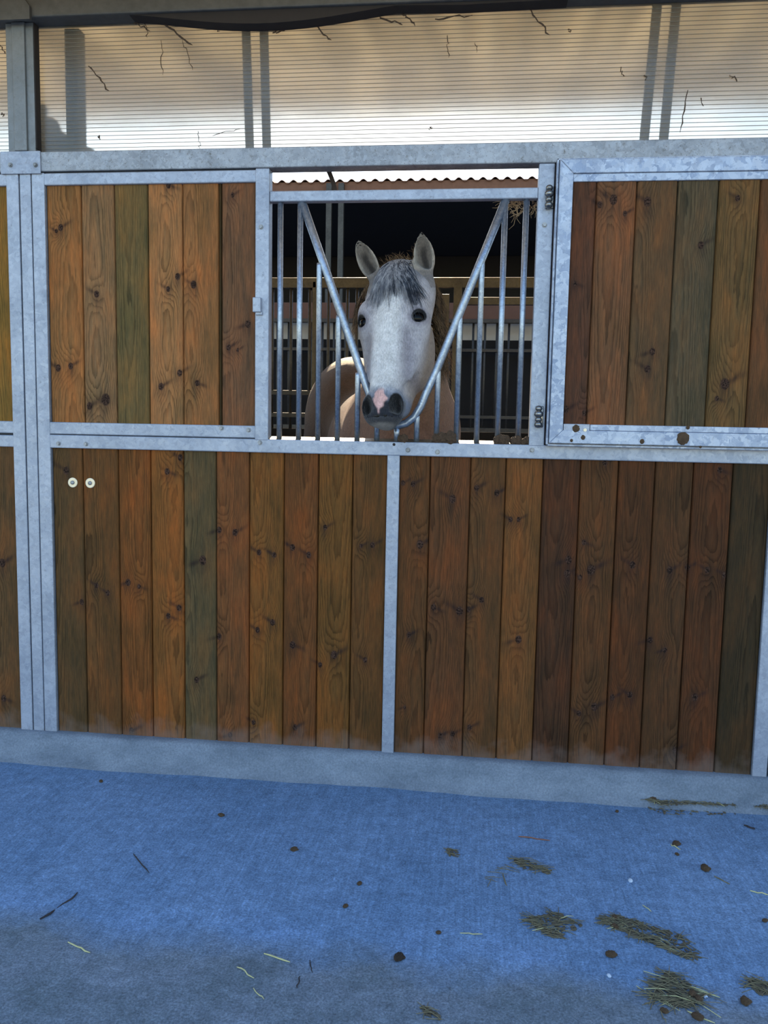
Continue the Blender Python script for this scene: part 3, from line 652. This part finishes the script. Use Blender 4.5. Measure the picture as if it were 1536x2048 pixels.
def hcone(a, b, ra, rb, k=.04, sub=False): cone(hp(*a), hp(*b), ra, rb, k, sub)

# trunk, neck, legs
ell((-.84, 2.20, 1.54), (.33, .42, .455), k=.10)
ell((-.62, 1.72, 1.38), (.30, .55, .38), k=.12)
ell((-.46, 1.20, 1.42), (.29, .45, .40), k=.14)
cone((-.44, 1.12, 1.66), (-.50, 1.35, 1.62), .15, .16, .12)
ell((-.315, .80, 1.36), (.235, .28, .34), k=.12)
cone((-.345, .33, 2.03), (-.335, .56, 1.80), .115, .165, .10)
cone((-.335, .56, 1.80), (-.325, .86, 1.55), .165, .235, .10)
cone((-.40, .70, 1.90), (-.45, 1.10, 1.74), .10, .12, .10)
for sx in (-.16, .16):
    lx = -.33+sx
    cone((lx, .84, 1.22), (lx, .84, .66), .115, .062, .06); cone((lx, .84, .66), (lx, .86, .30), .062, .042, .02); ell((lx, .83, .64), (.066, .07, .085), k=.03)
    ell((lx, .86, .24), (.052, .058, .06), k=.02); cone((lx, .85, .22), (lx, .81, .10), .045, .055, .02); cone((lx, .80, .09), (lx, .79, .03), .062, .072, .01)
    hx = -.87+sx*1.15
    ell((hx, 2.18, 1.18), (.16, .25, .32), k=.08); cone((hx, 2.22, .98), (hx, 2.52, .70), .115, .062, .06); ell((hx, 2.55, .68), (.055, .07, .085), k=.03)
    cone((hx, 2.55, .66), (hx, 2.50, .28), .052, .042, .03); ell((hx, 2.49, .24), (.052, .058, .06), k=.02); cone((hx, 2.48, .22), (hx, 2.42, .10), .045, .055, .02); cone((hx, 2.41, .09), (hx, 2.40, .03), .062, .072, .01)
# head
hell((0, -.085, .07), (.122, .12, .13), k=.05)
hell((0, -.055, .19), (.128, .090, .15), k=.05)
hell((0, -.005, .17), (.090, .045, .13), k=.04)
hcone((0, -.050, .28), (0, -.042, .56), .084, .060, .05)
hcone((.044, -.022, .26), (.026, -.024, .58), .042, .032, .03); hcone((-.044, -.022, .26), (-.026, -.024, .58), .042, .032, .03)
for s in (-1, 1):
    hell((s*.113, -.040, .250), (.042, .052, .075), k=.06)
    hell((s*.112, -.002, .212), (.026, .026, .036), k=.04)           # brow
    hell((s*.090, -.160, .335), (.050, .120, .165), k=.05)           # cheek
    hcone((s*.112, -.062, .30), (s*.084, -.055, .50), .022, .014, .045)  # facial crest
    hcone((s*.050, -.20, .33), (s*.034, -.135, .60), .046, .038, .05)    # jaw bars
    hell((s*.112, -.09, .10), (.034, .05, .09), k=.06)
hcone((0, -.19, .28), (0, -.12, .60), .080, .045, .06)
hell((0, -.052, .640), (.068, .062, .075), k=.045)
for s in (-1, 1):
    hell((s*.056, -.030, .640), (.036, .044, .056), k=.016)
    hell((s*.040, -.044, .685), (.034, .038, .032), k=.02)
hell((0, -.030, .682), (.046, .036, .034), k=.025)
hell((0, -.058, .704), (.045, .042, .021), k=.010)                   # lower lip
hell((0, -.100, .680), (.038, .040, .030), k=.025)
for s in (-1, 1):
    hell((s*.062, .010, .646), (.0255, .034, .043), ('Y', s*.34), .006, True)
    hell((s*.066, -.010, .655), (.018, .034, .030), None, .008, True)
    hell((s*.127, .012, .262), (.027, .036, .0205), ('Y', -s*.75), .005, True)
s_ = None
hell((0, -.030, .695), (.060, .050, .0032), None, .004, True)        # mouth line
# ears
EARS = []
def ear(base, tip, face, W, k=.02):
    base, tip, face = np.array(base), np.array(tip), np.array(face, float)
    ax = tip-base; L = np.linalg.norm(ax); ax /= L; face = face-ax*(face@ax); face /= np.linalg.norm(face); sd_ = np.cross(ax, face)
    c = (base+tip)/2; s = region(c, (L*.5+.07,)*3); X, Y, Z = pts(s); X = X-base[0]; Y = Y-base[1]; Z = Z-base[2]
    h = (X*ax[0]+Y*ax[1]+Z*ax[2])/L; a = X*sd_[0]+Y*sd_[1]+Z*sd_[2]; b = X*face[0]+Y*face[1]+Z*face[2]
    hh = np.clip(h, 0, 1)
    prof = np.interp(hh, [0, .12, .3, .45, .6, .75, .88, .96, 1], [.46, .66, .93, 1.0, .93, .74, .44, .18, .03])
    bend = .012*np.sin(hh*math.pi)
    wdt = W*prof; dep = W*.80*np.interp(hh, [0, .3, .7, 1], [.9, .95, .6, .06])
    cap = np.maximum(-h*L, (h-1)*L)
    outer = (np.sqrt((a/wdt)**2+((b+bend)/dep)**2)-1)*np.minimum(wdt, dep)
    inner = (np.sqrt((a/(wdt*.84))**2+((b+bend-dep*.45)/(dep*.95))**2)-1)*np.minimum(wdt, dep)
    inner = smax(inner, (.16-h)*L, .02)
    d = np.maximum(np.maximum(outer, cap), -inner)
    put(s, d, k); EARS.append((base, tip, ax, sd_, face, L, W))
ear(ray(851, 558, Y=.19), ray(842, 463, Y=.16), (-.22, -1, .05), .047)
ear(ray(752, 562, Y=.20), ray(713, 478, Y=.20), (-.12, -1, .05), .043)

FLD = np.maximum(FLD, (.026-gz)[None, None, :].astype(np.float32))       # hooves stand flat on the bedding
# surface nets on the graded grid
def surface_nets(F, gx, gy, gz):
    S = F < 0; nx, ny, nz = F.shape
    c = np.zeros((nx-1, ny-1, nz-1), np.uint8)
    for i in (0, 1):
        for j in (0, 1):
            for k in (0, 1): c += S[i:nx-1+i, j:ny-1+j, k:nz-1+k]
    act = np.argwhere((c > 0) & (c < 8)); ids = -np.ones(c.shape, np.int32); ids[tuple(act.T)] = np.arange(len(act))
    acc = np.zeros((len(act), 3)); cnt = np.zeros(len(act)); G = (gx, gy, gz)
    for ax in range(3):
        o = [a for a in range(3) if a != ax]
        for p in (0, 1):
            for q in (0, 1):
                a0 = act.copy(); a0[:, o[0]] += p; a0[:, o[1]] += q; a1 = a0.copy(); a1[:, ax] += 1
                f0, f1 = F[tuple(a0.T)], F[tuple(a1.T)]; mk = (f0 < 0) != (f1 < 0)
                t = np.where(mk, f0/(f0-f1+1e-12), 0)
                P = np.stack([G[d][a0[:, d]] for d in range(3)], -1); P1 = np.stack([G[d][a1[:, d]] for d in range(3)], -1)
                acc += (P+(P1-P)*t[:, None])*mk[:, None]; cnt += mk
    Vv = acc/np.maximum(cnt, 1)[:, None]; Q = []
    for ax in range(3):
        o = [(1, 2), (2, 0), (0, 1)][ax]
        sl0 = [slice(1, n-1) for n in F.shape]; sl0[ax] = slice(0, F.shape[ax]-1); sl1 = list(sl0); sl1[ax] = slice(1, F.shape[ax])
        A_, B_ = S[tuple(sl0)], S[tuple(sl1)]; e = np.argwhere(A_ != B_); inside = A_[tuple(e.T)]
        e = e+np.array([1 if d != ax else 0 for d in range(3)])
        def cell(p, q):
            x = e.copy(); x[:, o[0]] -= p; x[:, o[1]] -= q; return ids[tuple(x.T)]
        quad = np.stack([cell(1, 1), cell(0, 1), cell(0, 0), cell(1, 0)], -1)
        quad[~inside] = quad[~inside][:, ::-1]; Q.append(quad)
    return Vv, np.concatenate(Q)
HVt, HQ = surface_nets(FLD, gx, gy, gz); del FLD
# light smoothing
nb_a = np.concatenate([HQ[:, 0], HQ[:, 1], HQ[:, 2], HQ[:, 3]]); nb_b = np.concatenate([HQ[:, 1], HQ[:, 2], HQ[:, 3], HQ[:, 0]])
for it in range(3):
    acc = np.zeros_like(HVt); cnt = np.bincount(nb_a, minlength=len(HVt))+np.bincount(nb_b, minlength=len(HVt))
    for d in range(3): acc[:, d] = np.bincount(nb_a, HVt[nb_b, d], len(HVt))+np.bincount(nb_b, HVt[nb_a, d], len(HVt))
    HVt = HVt*.5+.5*acc/np.maximum(cnt, 1)[:, None]
L_ = (HVt-HA) @ HR.T                                 # head-local coordinates
def sstep(a, b, x): t = np.clip((x-a)/(b-a), 0, 1); return t*t*(3-2*t)
def gmix(c, col, f): return c*(1-f[:, None])+np.array(lin(*col))*f[:, None]
u_, v_, w__ = L_.T
col = np.tile(np.array(lin(132, 100, 84)), (len(HVt), 1))                         # body: beige grey, browned to stand for warm bounce and shade indoors
col = gmix(col, (150, 124, 104), sstep(.7, .4, HVt[:, 1])*sstep(1.5, 1.65, HVt[:, 2]))
col = gmix(col, (78, 60, 50), sstep(1.1, 1.6, HVt[:, 1])*.95)  # hindquarters darkened in the coat colour to stand for shade
col = gmix(col, (214, 200, 176), sstep(1.915, 1.935, HVt[:, 2]+.005*np.sin(HVt[:, 0]*90)+.003*np.sin(HVt[:, 0]*260))*sstep(1.4, 1.7, HVt[:, 1]))  # sunlit band along the croup painted into the coat
inhead = sstep(.30, .20, HVt[:, 1])*sstep(-.30, -.12, v_)
col = gmix(col, (174, 169, 174), inhead)
col = gmix(col, (216, 213, 213), inhead*sstep(.085, .03, np.abs(u_))*sstep(-.06, -.02, v_))      # paler blaze zone
col = gmix(col, (146, 128, 112), inhead*sstep(-.06, -.14, v_)*.9)                  # under the cheek, warmer
col = gmix(col, (122, 116, 126), inhead*sstep(.035, .0, np.abs(np.abs(u_)-.085-.08*(w__-.4)))*sstep(.27, .36, w__)*sstep(.6, .5, w__)*.55)
col = gmix(col, (96, 100, 110), inhead*sstep(.13, .04, w__+.02*np.sin(u_*60))*.8)
nz_ = np.sin(u_*140+w__*60)*.5+np.sin(w__*170-u_*90+1)*.5
col = gmix(col, (104, 114, 134), inhead*sstep(.55, .605, w__+.006*nz_)*.85)         # blue-grey muzzle
col = gmix(col, (36, 39, 48), inhead*sstep(.600, .645, w__+.008*nz_)*sstep(-.11, -.07, v_))
sn = np.abs(u_+.004)-(.031-.50*np.abs(w__-.622))+.005*nz_
col = gmix(col, (224, 178, 172), inhead*sstep(.005, -.004, sn)*sstep(.575, .60, w__)*sstep(.70, .68, w__)*sstep(-.04, -.02, v_))   # pink snip
for s in (-1, 1):
    dn = np.sqrt(((u_-s*.062)/.028)**2+((w__-.646)/.047)**2+((v_+.0)/.06)**2)
    rim = sstep(.35, .0, np.abs(dn-1.30))*sstep(.05, .075, s*u_)
    col = gmix(col, (120, 124, 132), rim*.7*sstep(.69, .67, w__))
    col = gmix(col, (14, 14, 17), sstep(1.10, .90, dn))
    du, dw = u_-s*.126, w__-.260
    dw = w__-.262
    d1, d2 = du*.732*s-dw*.682, du*.682*s+dw*.732
    de = np.sqrt((d1/.030)**2+(d2/.0235)**2+((v_-.0)/.06)**2)
    col = gmix(col, (16, 14, 18), sstep(1.12, .95, de))
    col = gmix(col, (112, 106, 118), sstep(1.8, 1.15, de)*.6*sstep(.95, 1.1, de))
lip = sstep(.694, .700, w__)*sstep(-.15, -.11, v_)
col = gmix(col, (58, 58, 62), inhead*lip)
col = gmix(col, (128, 124, 120), inhead*sstep(.712, .722, w__))
for base, tip, ax, sdv, face, L, W in EARS:
    r = HVt-base; h = r@ax/L; a = r@sdv; b = r@face
    inear = (h > .08)*(h < 1.05)*(np.abs(a) < W*1.15)*(np.abs(b) < W*1.2)
    col = gmix(col, (176, 164, 150), inear*1.0)
    col = gmix(col, (112, 106, 104), (h > -.2)*(np.abs(a) < W*1.15)*(np.abs(b) < W*1.2)*(h < .4)*sstep(.26, .14, h)*.8)  # ear base darkened in the coat, shade in place of skylight
    col = gmix(col, (98, 88, 80), inear*sstep(.85, .55, np.abs(a)/W)*sstep(.006, -.012, b)*.8)
    col = gmix(col, (34, 29, 28), inear*sstep(.5, .1, np.abs(a/W-.1*np.sin(h*9)))*sstep(.8, .55, h)*sstep(.1, .2, h)*sstep(.0, -.012, b)*.85)
    col = gmix(col, (70, 62, 58), inear*sstep(.93, .98, h)*.7)
hoof = sstep(.11, .09, HVt[:, 2]); col = gmix(col, (52, 46, 42), hoof)
horse = empty('horse', (-.55, 1.4, 0), 'light grey horse with dark muzzle and pink snip, putting its head through the yoke grille', 'horse')
hb = np.array([-.55, 1.4, 0])
me = bpy.data.meshes.new('body'); me.vertices.add(len(HVt)); me.vertices.foreach_set('co', (HVt-hb).ravel())
me.loops.add(HQ.size); me.loops.foreach_set('vertex_index', HQ.ravel().astype(np.int32)); me.polygons.add(len(HQ)); me.polygons.foreach_set('loop_start', np.arange(0, HQ.size, 4, dtype=np.int32)); me.update(calc_edges=True)
me.polygons.foreach_set('use_smooth', np.ones(len(HQ), bool))
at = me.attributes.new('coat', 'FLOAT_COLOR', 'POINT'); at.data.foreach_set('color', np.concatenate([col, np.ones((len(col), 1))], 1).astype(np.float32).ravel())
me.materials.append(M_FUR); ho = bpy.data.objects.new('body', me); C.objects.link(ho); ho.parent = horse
for s in (-1, 1):
    m = MB(); p = hp(s*.1125, -.0155, .262)
    b = bmesh.new(); bmesh.ops.create_uvsphere(b, u_segments=28, v_segments=18, radius=.0300); m.add(b, Matrix.Translation(Vector(p)))
    m.build('eye', M_EYE, horse, smooth=True)
bvh = BVHTree.FromPolygons([tuple(v) for v in HVt], [tuple(int(i) for i in q) for q in HQ])
def onhead(u, w_, off=.004):
    o = hp(u, .3, w_); h = bvh.ray_cast(Vector(o), Vector(-HV))
    return (h[0]+Vector(HV)*off) if h[0] else Vector(hp(u, 0, w_))
def strand(m, P, r): m.tube(P, [r*(1-.85*(i/(len(P)-1))**1.5) for i in range(len(P))], 4, False)
random.seed(11)
fl, fd = MB(), MB()
for k in range(1100):
    t = random.random()                      # 0 = left of forehead, 1 = right edge
    u0 = random.gauss(.0, .022); w0 = random.uniform(-.035, .03); u1 = -.105+.250*t+random.gauss(0, .008)
    w1 = .10+.11*random.random()+(.07 if t > .9 else 0)*random.random()+.02*math.sin(t*9)
    if random.random() < .06: w1 += .06
    P = []
    for i in range(9):
        q = i/8; uu = u0+(u1-u0)*(q**.8); ww = w0+(w1-w0)*q
        P.append(onhead(uu, ww, .003+.012*math.sin(math.pi*min(1, q*1.1))*random.uniform(.5, 1)))
    dark = (t > .84 and random.random() < .8) or (.45 < t < .55 and random.random() < .25) or random.random() < .08
    strand(fd if dark else fl, P, .0017)
fl.build('forelock', M_FORE, horse); fd.build('forelock', M_FORED, horse)
mn = MB()
for k in range(260):                         # tuft standing between the ears
    b0 = hp(random.uniform(-.085, .075), random.uniform(-.13, -.02), random.uniform(-.055, .01)); h = bvh.ray_cast(Vector(b0)-Vector(HW)*.12, Vector(HW))
    b0 = h[0] if h[0] and (h[0]-Vector(b0)).length < .09 else Vector(b0)
    d = Vector((random.gauss(-.35, .5), random.gauss(.1, .4), 1)).normalized(); L = random.uniform(.02, .062); P = [b0+d*L*q+Vector((random.gauss(0, .002), 0, -.25*L*q*q)) for q in (-.15, .3, .65, 1)]
    strand(mn, P, .0014)
def side_fringe(pix, y0, n, dx, ln, up):
    for k in range(n):
        t = random.random(); i = t*(len(pix)-1); j = min(int(i), len(pix)-2); f = i-j
        px = pix[j][0]*(1-f)+pix[j+1][0]*f; py = pix[j][1]*(1-f)+pix[j+1][1]*f
        yy = y0+random.uniform(-.04, .10); a = Vector(ray(px, py, Y=yy)); L = random.uniform(*ln)
        d = Vector((dx*random.uniform(.2, 1.0), random.gauss(0, .25), up-random.random()*.6)).normalized()
        P = [a+d*L*q+Vector((0, 0, -.35*L*q*q))+Vector((random.gauss(0, .0015), 0, 0)) for q in (-.5, 0, .4, .75, 1)]
        strand(mn, P, .0013)
side_fringe([(858, 552), (868, 590), (874, 640), (876, 690), (872, 722)], .26, 1100, 1.0, (.03, .11), -.6)
side_fringe([(866, 575), (878, 610), (884, 650), (882, 700), (876, 720)], .28, 600, .8, (.02, .06), -.6)
side_fringe([(740, 566), (722, 592), (714, 620), (714, 655)], .24, 380, -1.0, (.015, .05), -.9)
mn.build('mane', M_MANE, horse)
m = MB()
for k in range(160):
    x0, y0_ = -.90+random.gauss(0, .03), 2.60+random.gauss(0, .015); 
    P = [(x0, y0_-.04, 1.66), (x0+random.gauss(0, .02), y0_+.08, 1.5), (x0+random.gauss(0, .04), y0_+.10, 1.1), (x0+random.gauss(0, .05), y0_+.08, .6+random.uniform(-.15, .1))]
    strand(m, [Vector(q) for q in P], .004)
m.build('tail', M_MANE, horse)

# ================================================================== DUNG, HAY AND STRAW
def clod(px, py, Y, r, label, cat='dung', group=None, n=3, mat=None, flat=1.0, seed=0, name='dung_clod'):
    random.seed(seed+int(px)); p = ray(px, py, Y=Y); m = MB()
    for i in range(n):
        a = random.uniform(0, 6.28); rr = 0 if i == 0 else r*.65
        m.ball((p[0]+math.cos(a)*rr, p[1]+(math.sin(a)*rr*.3), p[2]+math.sin(a)*rr*.35), r*(1 if i == 0 else random.uniform(.5, .75)), 3, .10, (1, flat, .85))
    o = m.build(name, mat or M_DUNG); return tag(o, label, cat, group)
ZSL = 1.4545
def sill_clod(px, r, label, n, dy=.0):
    random.seed(int(px)); p = ray(px, 880, Y=.01); x = p[0]; m = MB()
    for i in range(n):
        r_ = r*1.25; ox = (i-(n-1)/2)*r_*.85; rr = r_*random.uniform(.7, 1.05)
        m.ball((x+ox, .010+random.uniform(-.004, .006)+dy, ZSL+rr*.75), rr, 3, .15, (1, .8, 1.15))
    tag(m.build('dung_clod', M_DUNGC), label, 'dung')
sill_clod(805, .013, 'small dung crumb on the window sill beside the yoke bottom', 2)
sill_clod(886, .019, 'large three-lump dung clod on the window sill right of the horse', 4)
sill_clod(1003, .016, 'dung clod on the window sill, left of the two in the right corner', 3)
sill_clod(1032, .016, 'dung clod on the window sill beside the last right bar', 2)
sill_clod(1051, .014, 'dung clod on the window sill touching the right window stile', 2)
for px, py, r, lab in [(1366, 877, .024, 'large round dung splat stuck on the shutter bottom frame'), (1152, 857, .014, 'dung splat on the corner plate of the shutter'), (1166, 875, .009, 'small dung splat below the shutter corner plate'), (1143, 881, .006, 'tiny dung fleck at lower left corner of the shutter frame'), (1284, 883, .009, 'small dung splat midway along the shutter bottom frame'), (1376, 855, .007, 'dung fleck on the shutter lip above the large splat'), (1401, 894, .005, 'dung fleck right of the large splat on the shutter frame')]:
    random.seed(int(px)); p = ray(px, py, Y=YS); m = MB(); m.ball((p[0], YS, p[2]), r, 3, .10, (1, .35, 1.05)); tag(m.build('dung_splat', M_DUNG), lab, 'dung')

def fl3(px, py, z=0.0): return ray(px, py, Z=z)
def hay(pixpoly, n, label, chaff=True, pale=.06, ln=(.03, .09), seed=1, lump=0, name='hay_clump', z0=0.0):
    """a clump of stalks scattered inside a polygon on the ground"""
    random.seed(seed); P = [fl3(*q, z0) for q in pixpoly]
    e = empty(name, tuple(np.mean(P, 0)), label, 'hay')
    def inside():
        i = random.randrange(len(P)); a, b, c = P[0], P[i-1], P[i]
        s_, t_ = random.random(), random.random()
        if s_+t_ > 1: s_, t_ = 1-s_, 1-t_
        return a+(b-a)*s_+(c-a)*t_
    md, ms, mc = MB(), MB(), MB()
    for k in range(int(n*.8)):
        q = inside(); a = random.uniform(-.9, .5) if random.random() < .7 else random.uniform(0, 3.1); L = random.uniform(*ln); z = random.uniform(.001, .010)
        d = np.array([math.cos(a), math.sin(a), 0])*L/2; kx = random.uniform(-.2, .2)*L
        pt = [q-d+[0, 0, z*.5], q+np.array([-d[1], d[0], 0])*kx*6+[0, 0, z], q+d+[0, 0, z*.6+.001]]
        (ms if n > 60 and random.random() < pale else md).tube([tuple(x) for x in pt], [.0011, .0013, .0006], 4)
    if chaff:
        for k in range(int(n*3.2)):
            q = inside(); mc.ball((q[0], q[1], z0+.0015), random.uniform(.0018, .0060), 1, .25, (1.8, 1, .45), random.uniform(0, 3))
        mc.build('chaff', M_HAYD, e)
    for k in range(lump):
        q = inside(); l_ = MB(); l_.ball((q[0], q[1], z0+.006), random.uniform(.009, .014), 3, .16, (1.3, .9, .6), random.uniform(0, 3)); l_.build('lump', M_DUNG, e)
    md.build('stalks', M_HAY, e)
    if len(ms.bm.verts): ms.build('pale_stalks', M_STRAW, e)
    return e
hay([(1300, 1600), (1345, 1582), (1380, 1588), (1475, 1604), (1470, 1612), (1400, 1608), (1330, 1612)], 150, 'long drift of hay against the concrete kerb at right', lump=3, seed=2, z0=.022)
hay([(1290, 1612), (1340, 1618), (1470, 1618), (1480, 1632), (1400, 1630), (1330, 1630)], 26, 'thin scatter of chaff just in front of the kerb hay drift', seed=3, ln=(.015, .04))
hay([(1500, 1600), (1522, 1582), (1570, 1585), (1570, 1625), (1510, 1612)], 70, 'hay tuft at the right edge of the photo below the post', lump=3, seed=4, z0=.022)
hay([(1030, 1722), (1050, 1718), (1105, 1742), (1098, 1748), (1050, 1738)], 34, 'small branching wisp of hay in the middle of the floor', seed=5, ln=(.04, .09))
hay([(1000, 1742), (1035, 1733), (1012, 1748), (972, 1775)], 10, 'thin trailing stalks left of the branching wisp', False, seed=6, ln=(.04, .08))
hay([(1060, 1840), (1115, 1826), (1165, 1850), (1130, 1875), (1110, 1878), (1080, 1858)], 95, 'flat patch of brownish hay left of the long diagonal hay strip', seed=7)
hay([(1215, 1845), (1235, 1832), (1300, 1852), (1370, 1875), (1400, 1915), (1385, 1922), (1330, 1895), (1240, 1862)], 210, 'long diagonal strip of hay on the concrete at lower right', seed=8, pale=.09, lump=1)
hay([(1310, 1995), (1335, 1945), (1350, 1950), (1412, 1985), (1408, 2010), (1365, 2015)], 150, 'largest heap of hay at the lower right of the floor', seed=9, pale=.12, ln=(.04, .13), lump=2)
hay([(1500, 1965), (1520, 1962), (1560, 1975), (1560, 1990), (1520, 1992)], 45, 'hay tuft at the right edge beside the largest heap', seed=10)
hay([(845, 2015), (875, 2028), (880, 2040), (860, 2040)], 12, 'few crossed stalks at the bottom edge of the photo', seed=11, ln=(.03, .07))
hay([(895, 1700), (915, 1702), (920, 1715), (900, 1712)], 12, 'faint hay speck left of the reddish twig', seed=12, ln=(.015, .04))

def crumb(px, py, r, label, mat=None, name='dung_crumb', cat='dung', seed=0):
    random.seed(int(px*3+py)); p = fl3(px, py); m = MB(); m.ball((p[0], p[1], r*.5), r, 3, .12, (1.25, .9, .7), random.uniform(0, 3)); 
    if r > .009: m.ball((p[0]+r*.8, p[1]+r*.2, r*.35), r*.55, 2, .12, (1.2, .9, .7))
    return tag(m.build(name, mat or M_DUNG), label, cat)
for a in [(202, 1564, .008, 'brown crumb near the kerb at far left'), (442, 1632, .010, 'brown crumb left of centre, below the kerb'), (588, 1701, .011, 'curled brown crumb left of the drain mark'), (719, 1769, .008, 'reddish brown crumb below the middle post'), (691, 1814, .008, 'small brown crumb just below and left of the reddish one'),
          (877, 1867, .007, 'small brown crumb right of the dark dropping'), (1225, 1600, .013, 'dry brown clod at the kerb left of the hay drift'), (1234, 1624, .007, 'tiny brown clod below the clod at the kerb'), (1352, 1690, .013, 'brown clod with straw under the kerb hay drift'), (1354, 1710, .007, 'pale brown crumb just under the clod with straw'),
          (1410, 1740, .015, 'round brown clod with trailing stalk at right'), (1222, 1912, .013, 'brown clod below the long diagonal hay strip'), (1490, 2006, .013, 'brown clod right of the largest hay heap'), (1230, 1838, .010, 'reddish clod on the upper tip of the diagonal hay strip'), (1328, 2024, .009, 'small clod under the largest hay heap'), (1395, 2037, .012, 'flat brown clod at the bottom edge at right'), (1530, 1843, .008, 'brown crumb at the right edge of the floor')]:
    crumb(*a)
crumb(797, 1918, .014, 'dark brown horse dropping lying alone at bottom centre', M_DUNGD, 'dropping')
for a in [(1261, 1763, .008, 'pale bluish pebble in the middle right of the floor'), (1218, 1953, .006, 'small white pebble left of the largest hay heap'), (1411, 1995, .005, 'tiny white pebble on the right rim of the largest hay heap')]:
    crumb(*a, mat=M_PEB, name='pebble', cat='pebble')
def stalk(a, b, r, label, mat=None, name='straw_stalk', cat='straw', j=.003):
    random.seed(int(a[0]*7+a[1])); p0, p1 = fl3(*a, .003), fl3(*b, .003); m = MB(); m.tube(wig(p0, p1, 6, j), [r*.7]+[r]*4+[r*.5], 6); 
    return tag(m.build(name, mat or M_STRAW), label, cat)
stalk((136, 1884), (180, 1905), .0022, 'pale yellow straw stalk at lower left of the floor')
stalk((528, 1907), (580, 1924), .0022, 'pale yellow straw stalk at bottom centre left')
stalk((474, 1934), (508, 1956), .0018, 'thin pale straw stalk below left of the centre left one')
stalk((507, 1976), (528, 1998), .0014, 'faint short straw at the bottom left of centre')
stalk((920, 1866), (965, 1868), .0014, 'faint flat straw left of the brownish hay patch')
stalk((1500, 1781), (1538, 1790), .0020, 'pale straw stalk cut by the right edge of the photo')
stalk((1285, 1810), (1303, 1823), .0014, 'short pale straw above the long diagonal hay strip')
stalk((1345, 1962), (1440, 1995), .0020, 'long white straw stalk lying across the largest hay heap')
stalk((1375, 2022), (1430, 2046), .0016, 'pale straw stalk at the bottom right edge below the largest heap')
stalk((1320, 2020), (1332, 2046), .0014, 'thin upright-lying straw under the largest hay heap', M_HAY)
stalk((1428, 1752), (1460, 1768), .0020, 'stalk trailing from the round clod at right', M_HAY)
stalk((1342, 1688), (1361, 1699), .0018, 'straw under the brown clod below the kerb hay drift')
stalk((1150, 1533), (1174, 1535), .0022, 'short white straw lying on the kerb under the boards')
stalk((1037, 1673), (1100, 1681), .0022, 'thin reddish twig lying in the middle right of the floor', M_TWIGR, 'twig', 'twig')
stalk((1488, 1650), (1510, 1658), .0040, 'short black twig near the right edge below the kerb', M_TWIG, 'twig', 'twig')
stalk((267, 1708), (298, 1745), .0022, 'thin dark twig in the left half of the floor', M_TWIG, 'twig', 'twig')
stalk((80, 1838), (155, 1785), .0034, 'long dark curved stain at the far left of the floor', M_TWIG, 'twig', 'twig', .008)  # stands for a dark stain on the concrete, built as a thin strand
stalk((1006, 1748), (1014, 1771), .0022, 'short bent twig under the trailing stalks', M_HAY, 'twig', 'twig')
stalk((594, 1975), (600, 1952), .0020, 'short dark twig at the bottom centre left', M_TWIG, 'twig', 'twig')
stalk((620, 1920), (625, 1945), .0016, 'thin dark twig right of the centre left straw stalk', M_TWIG, 'twig', 'twig')
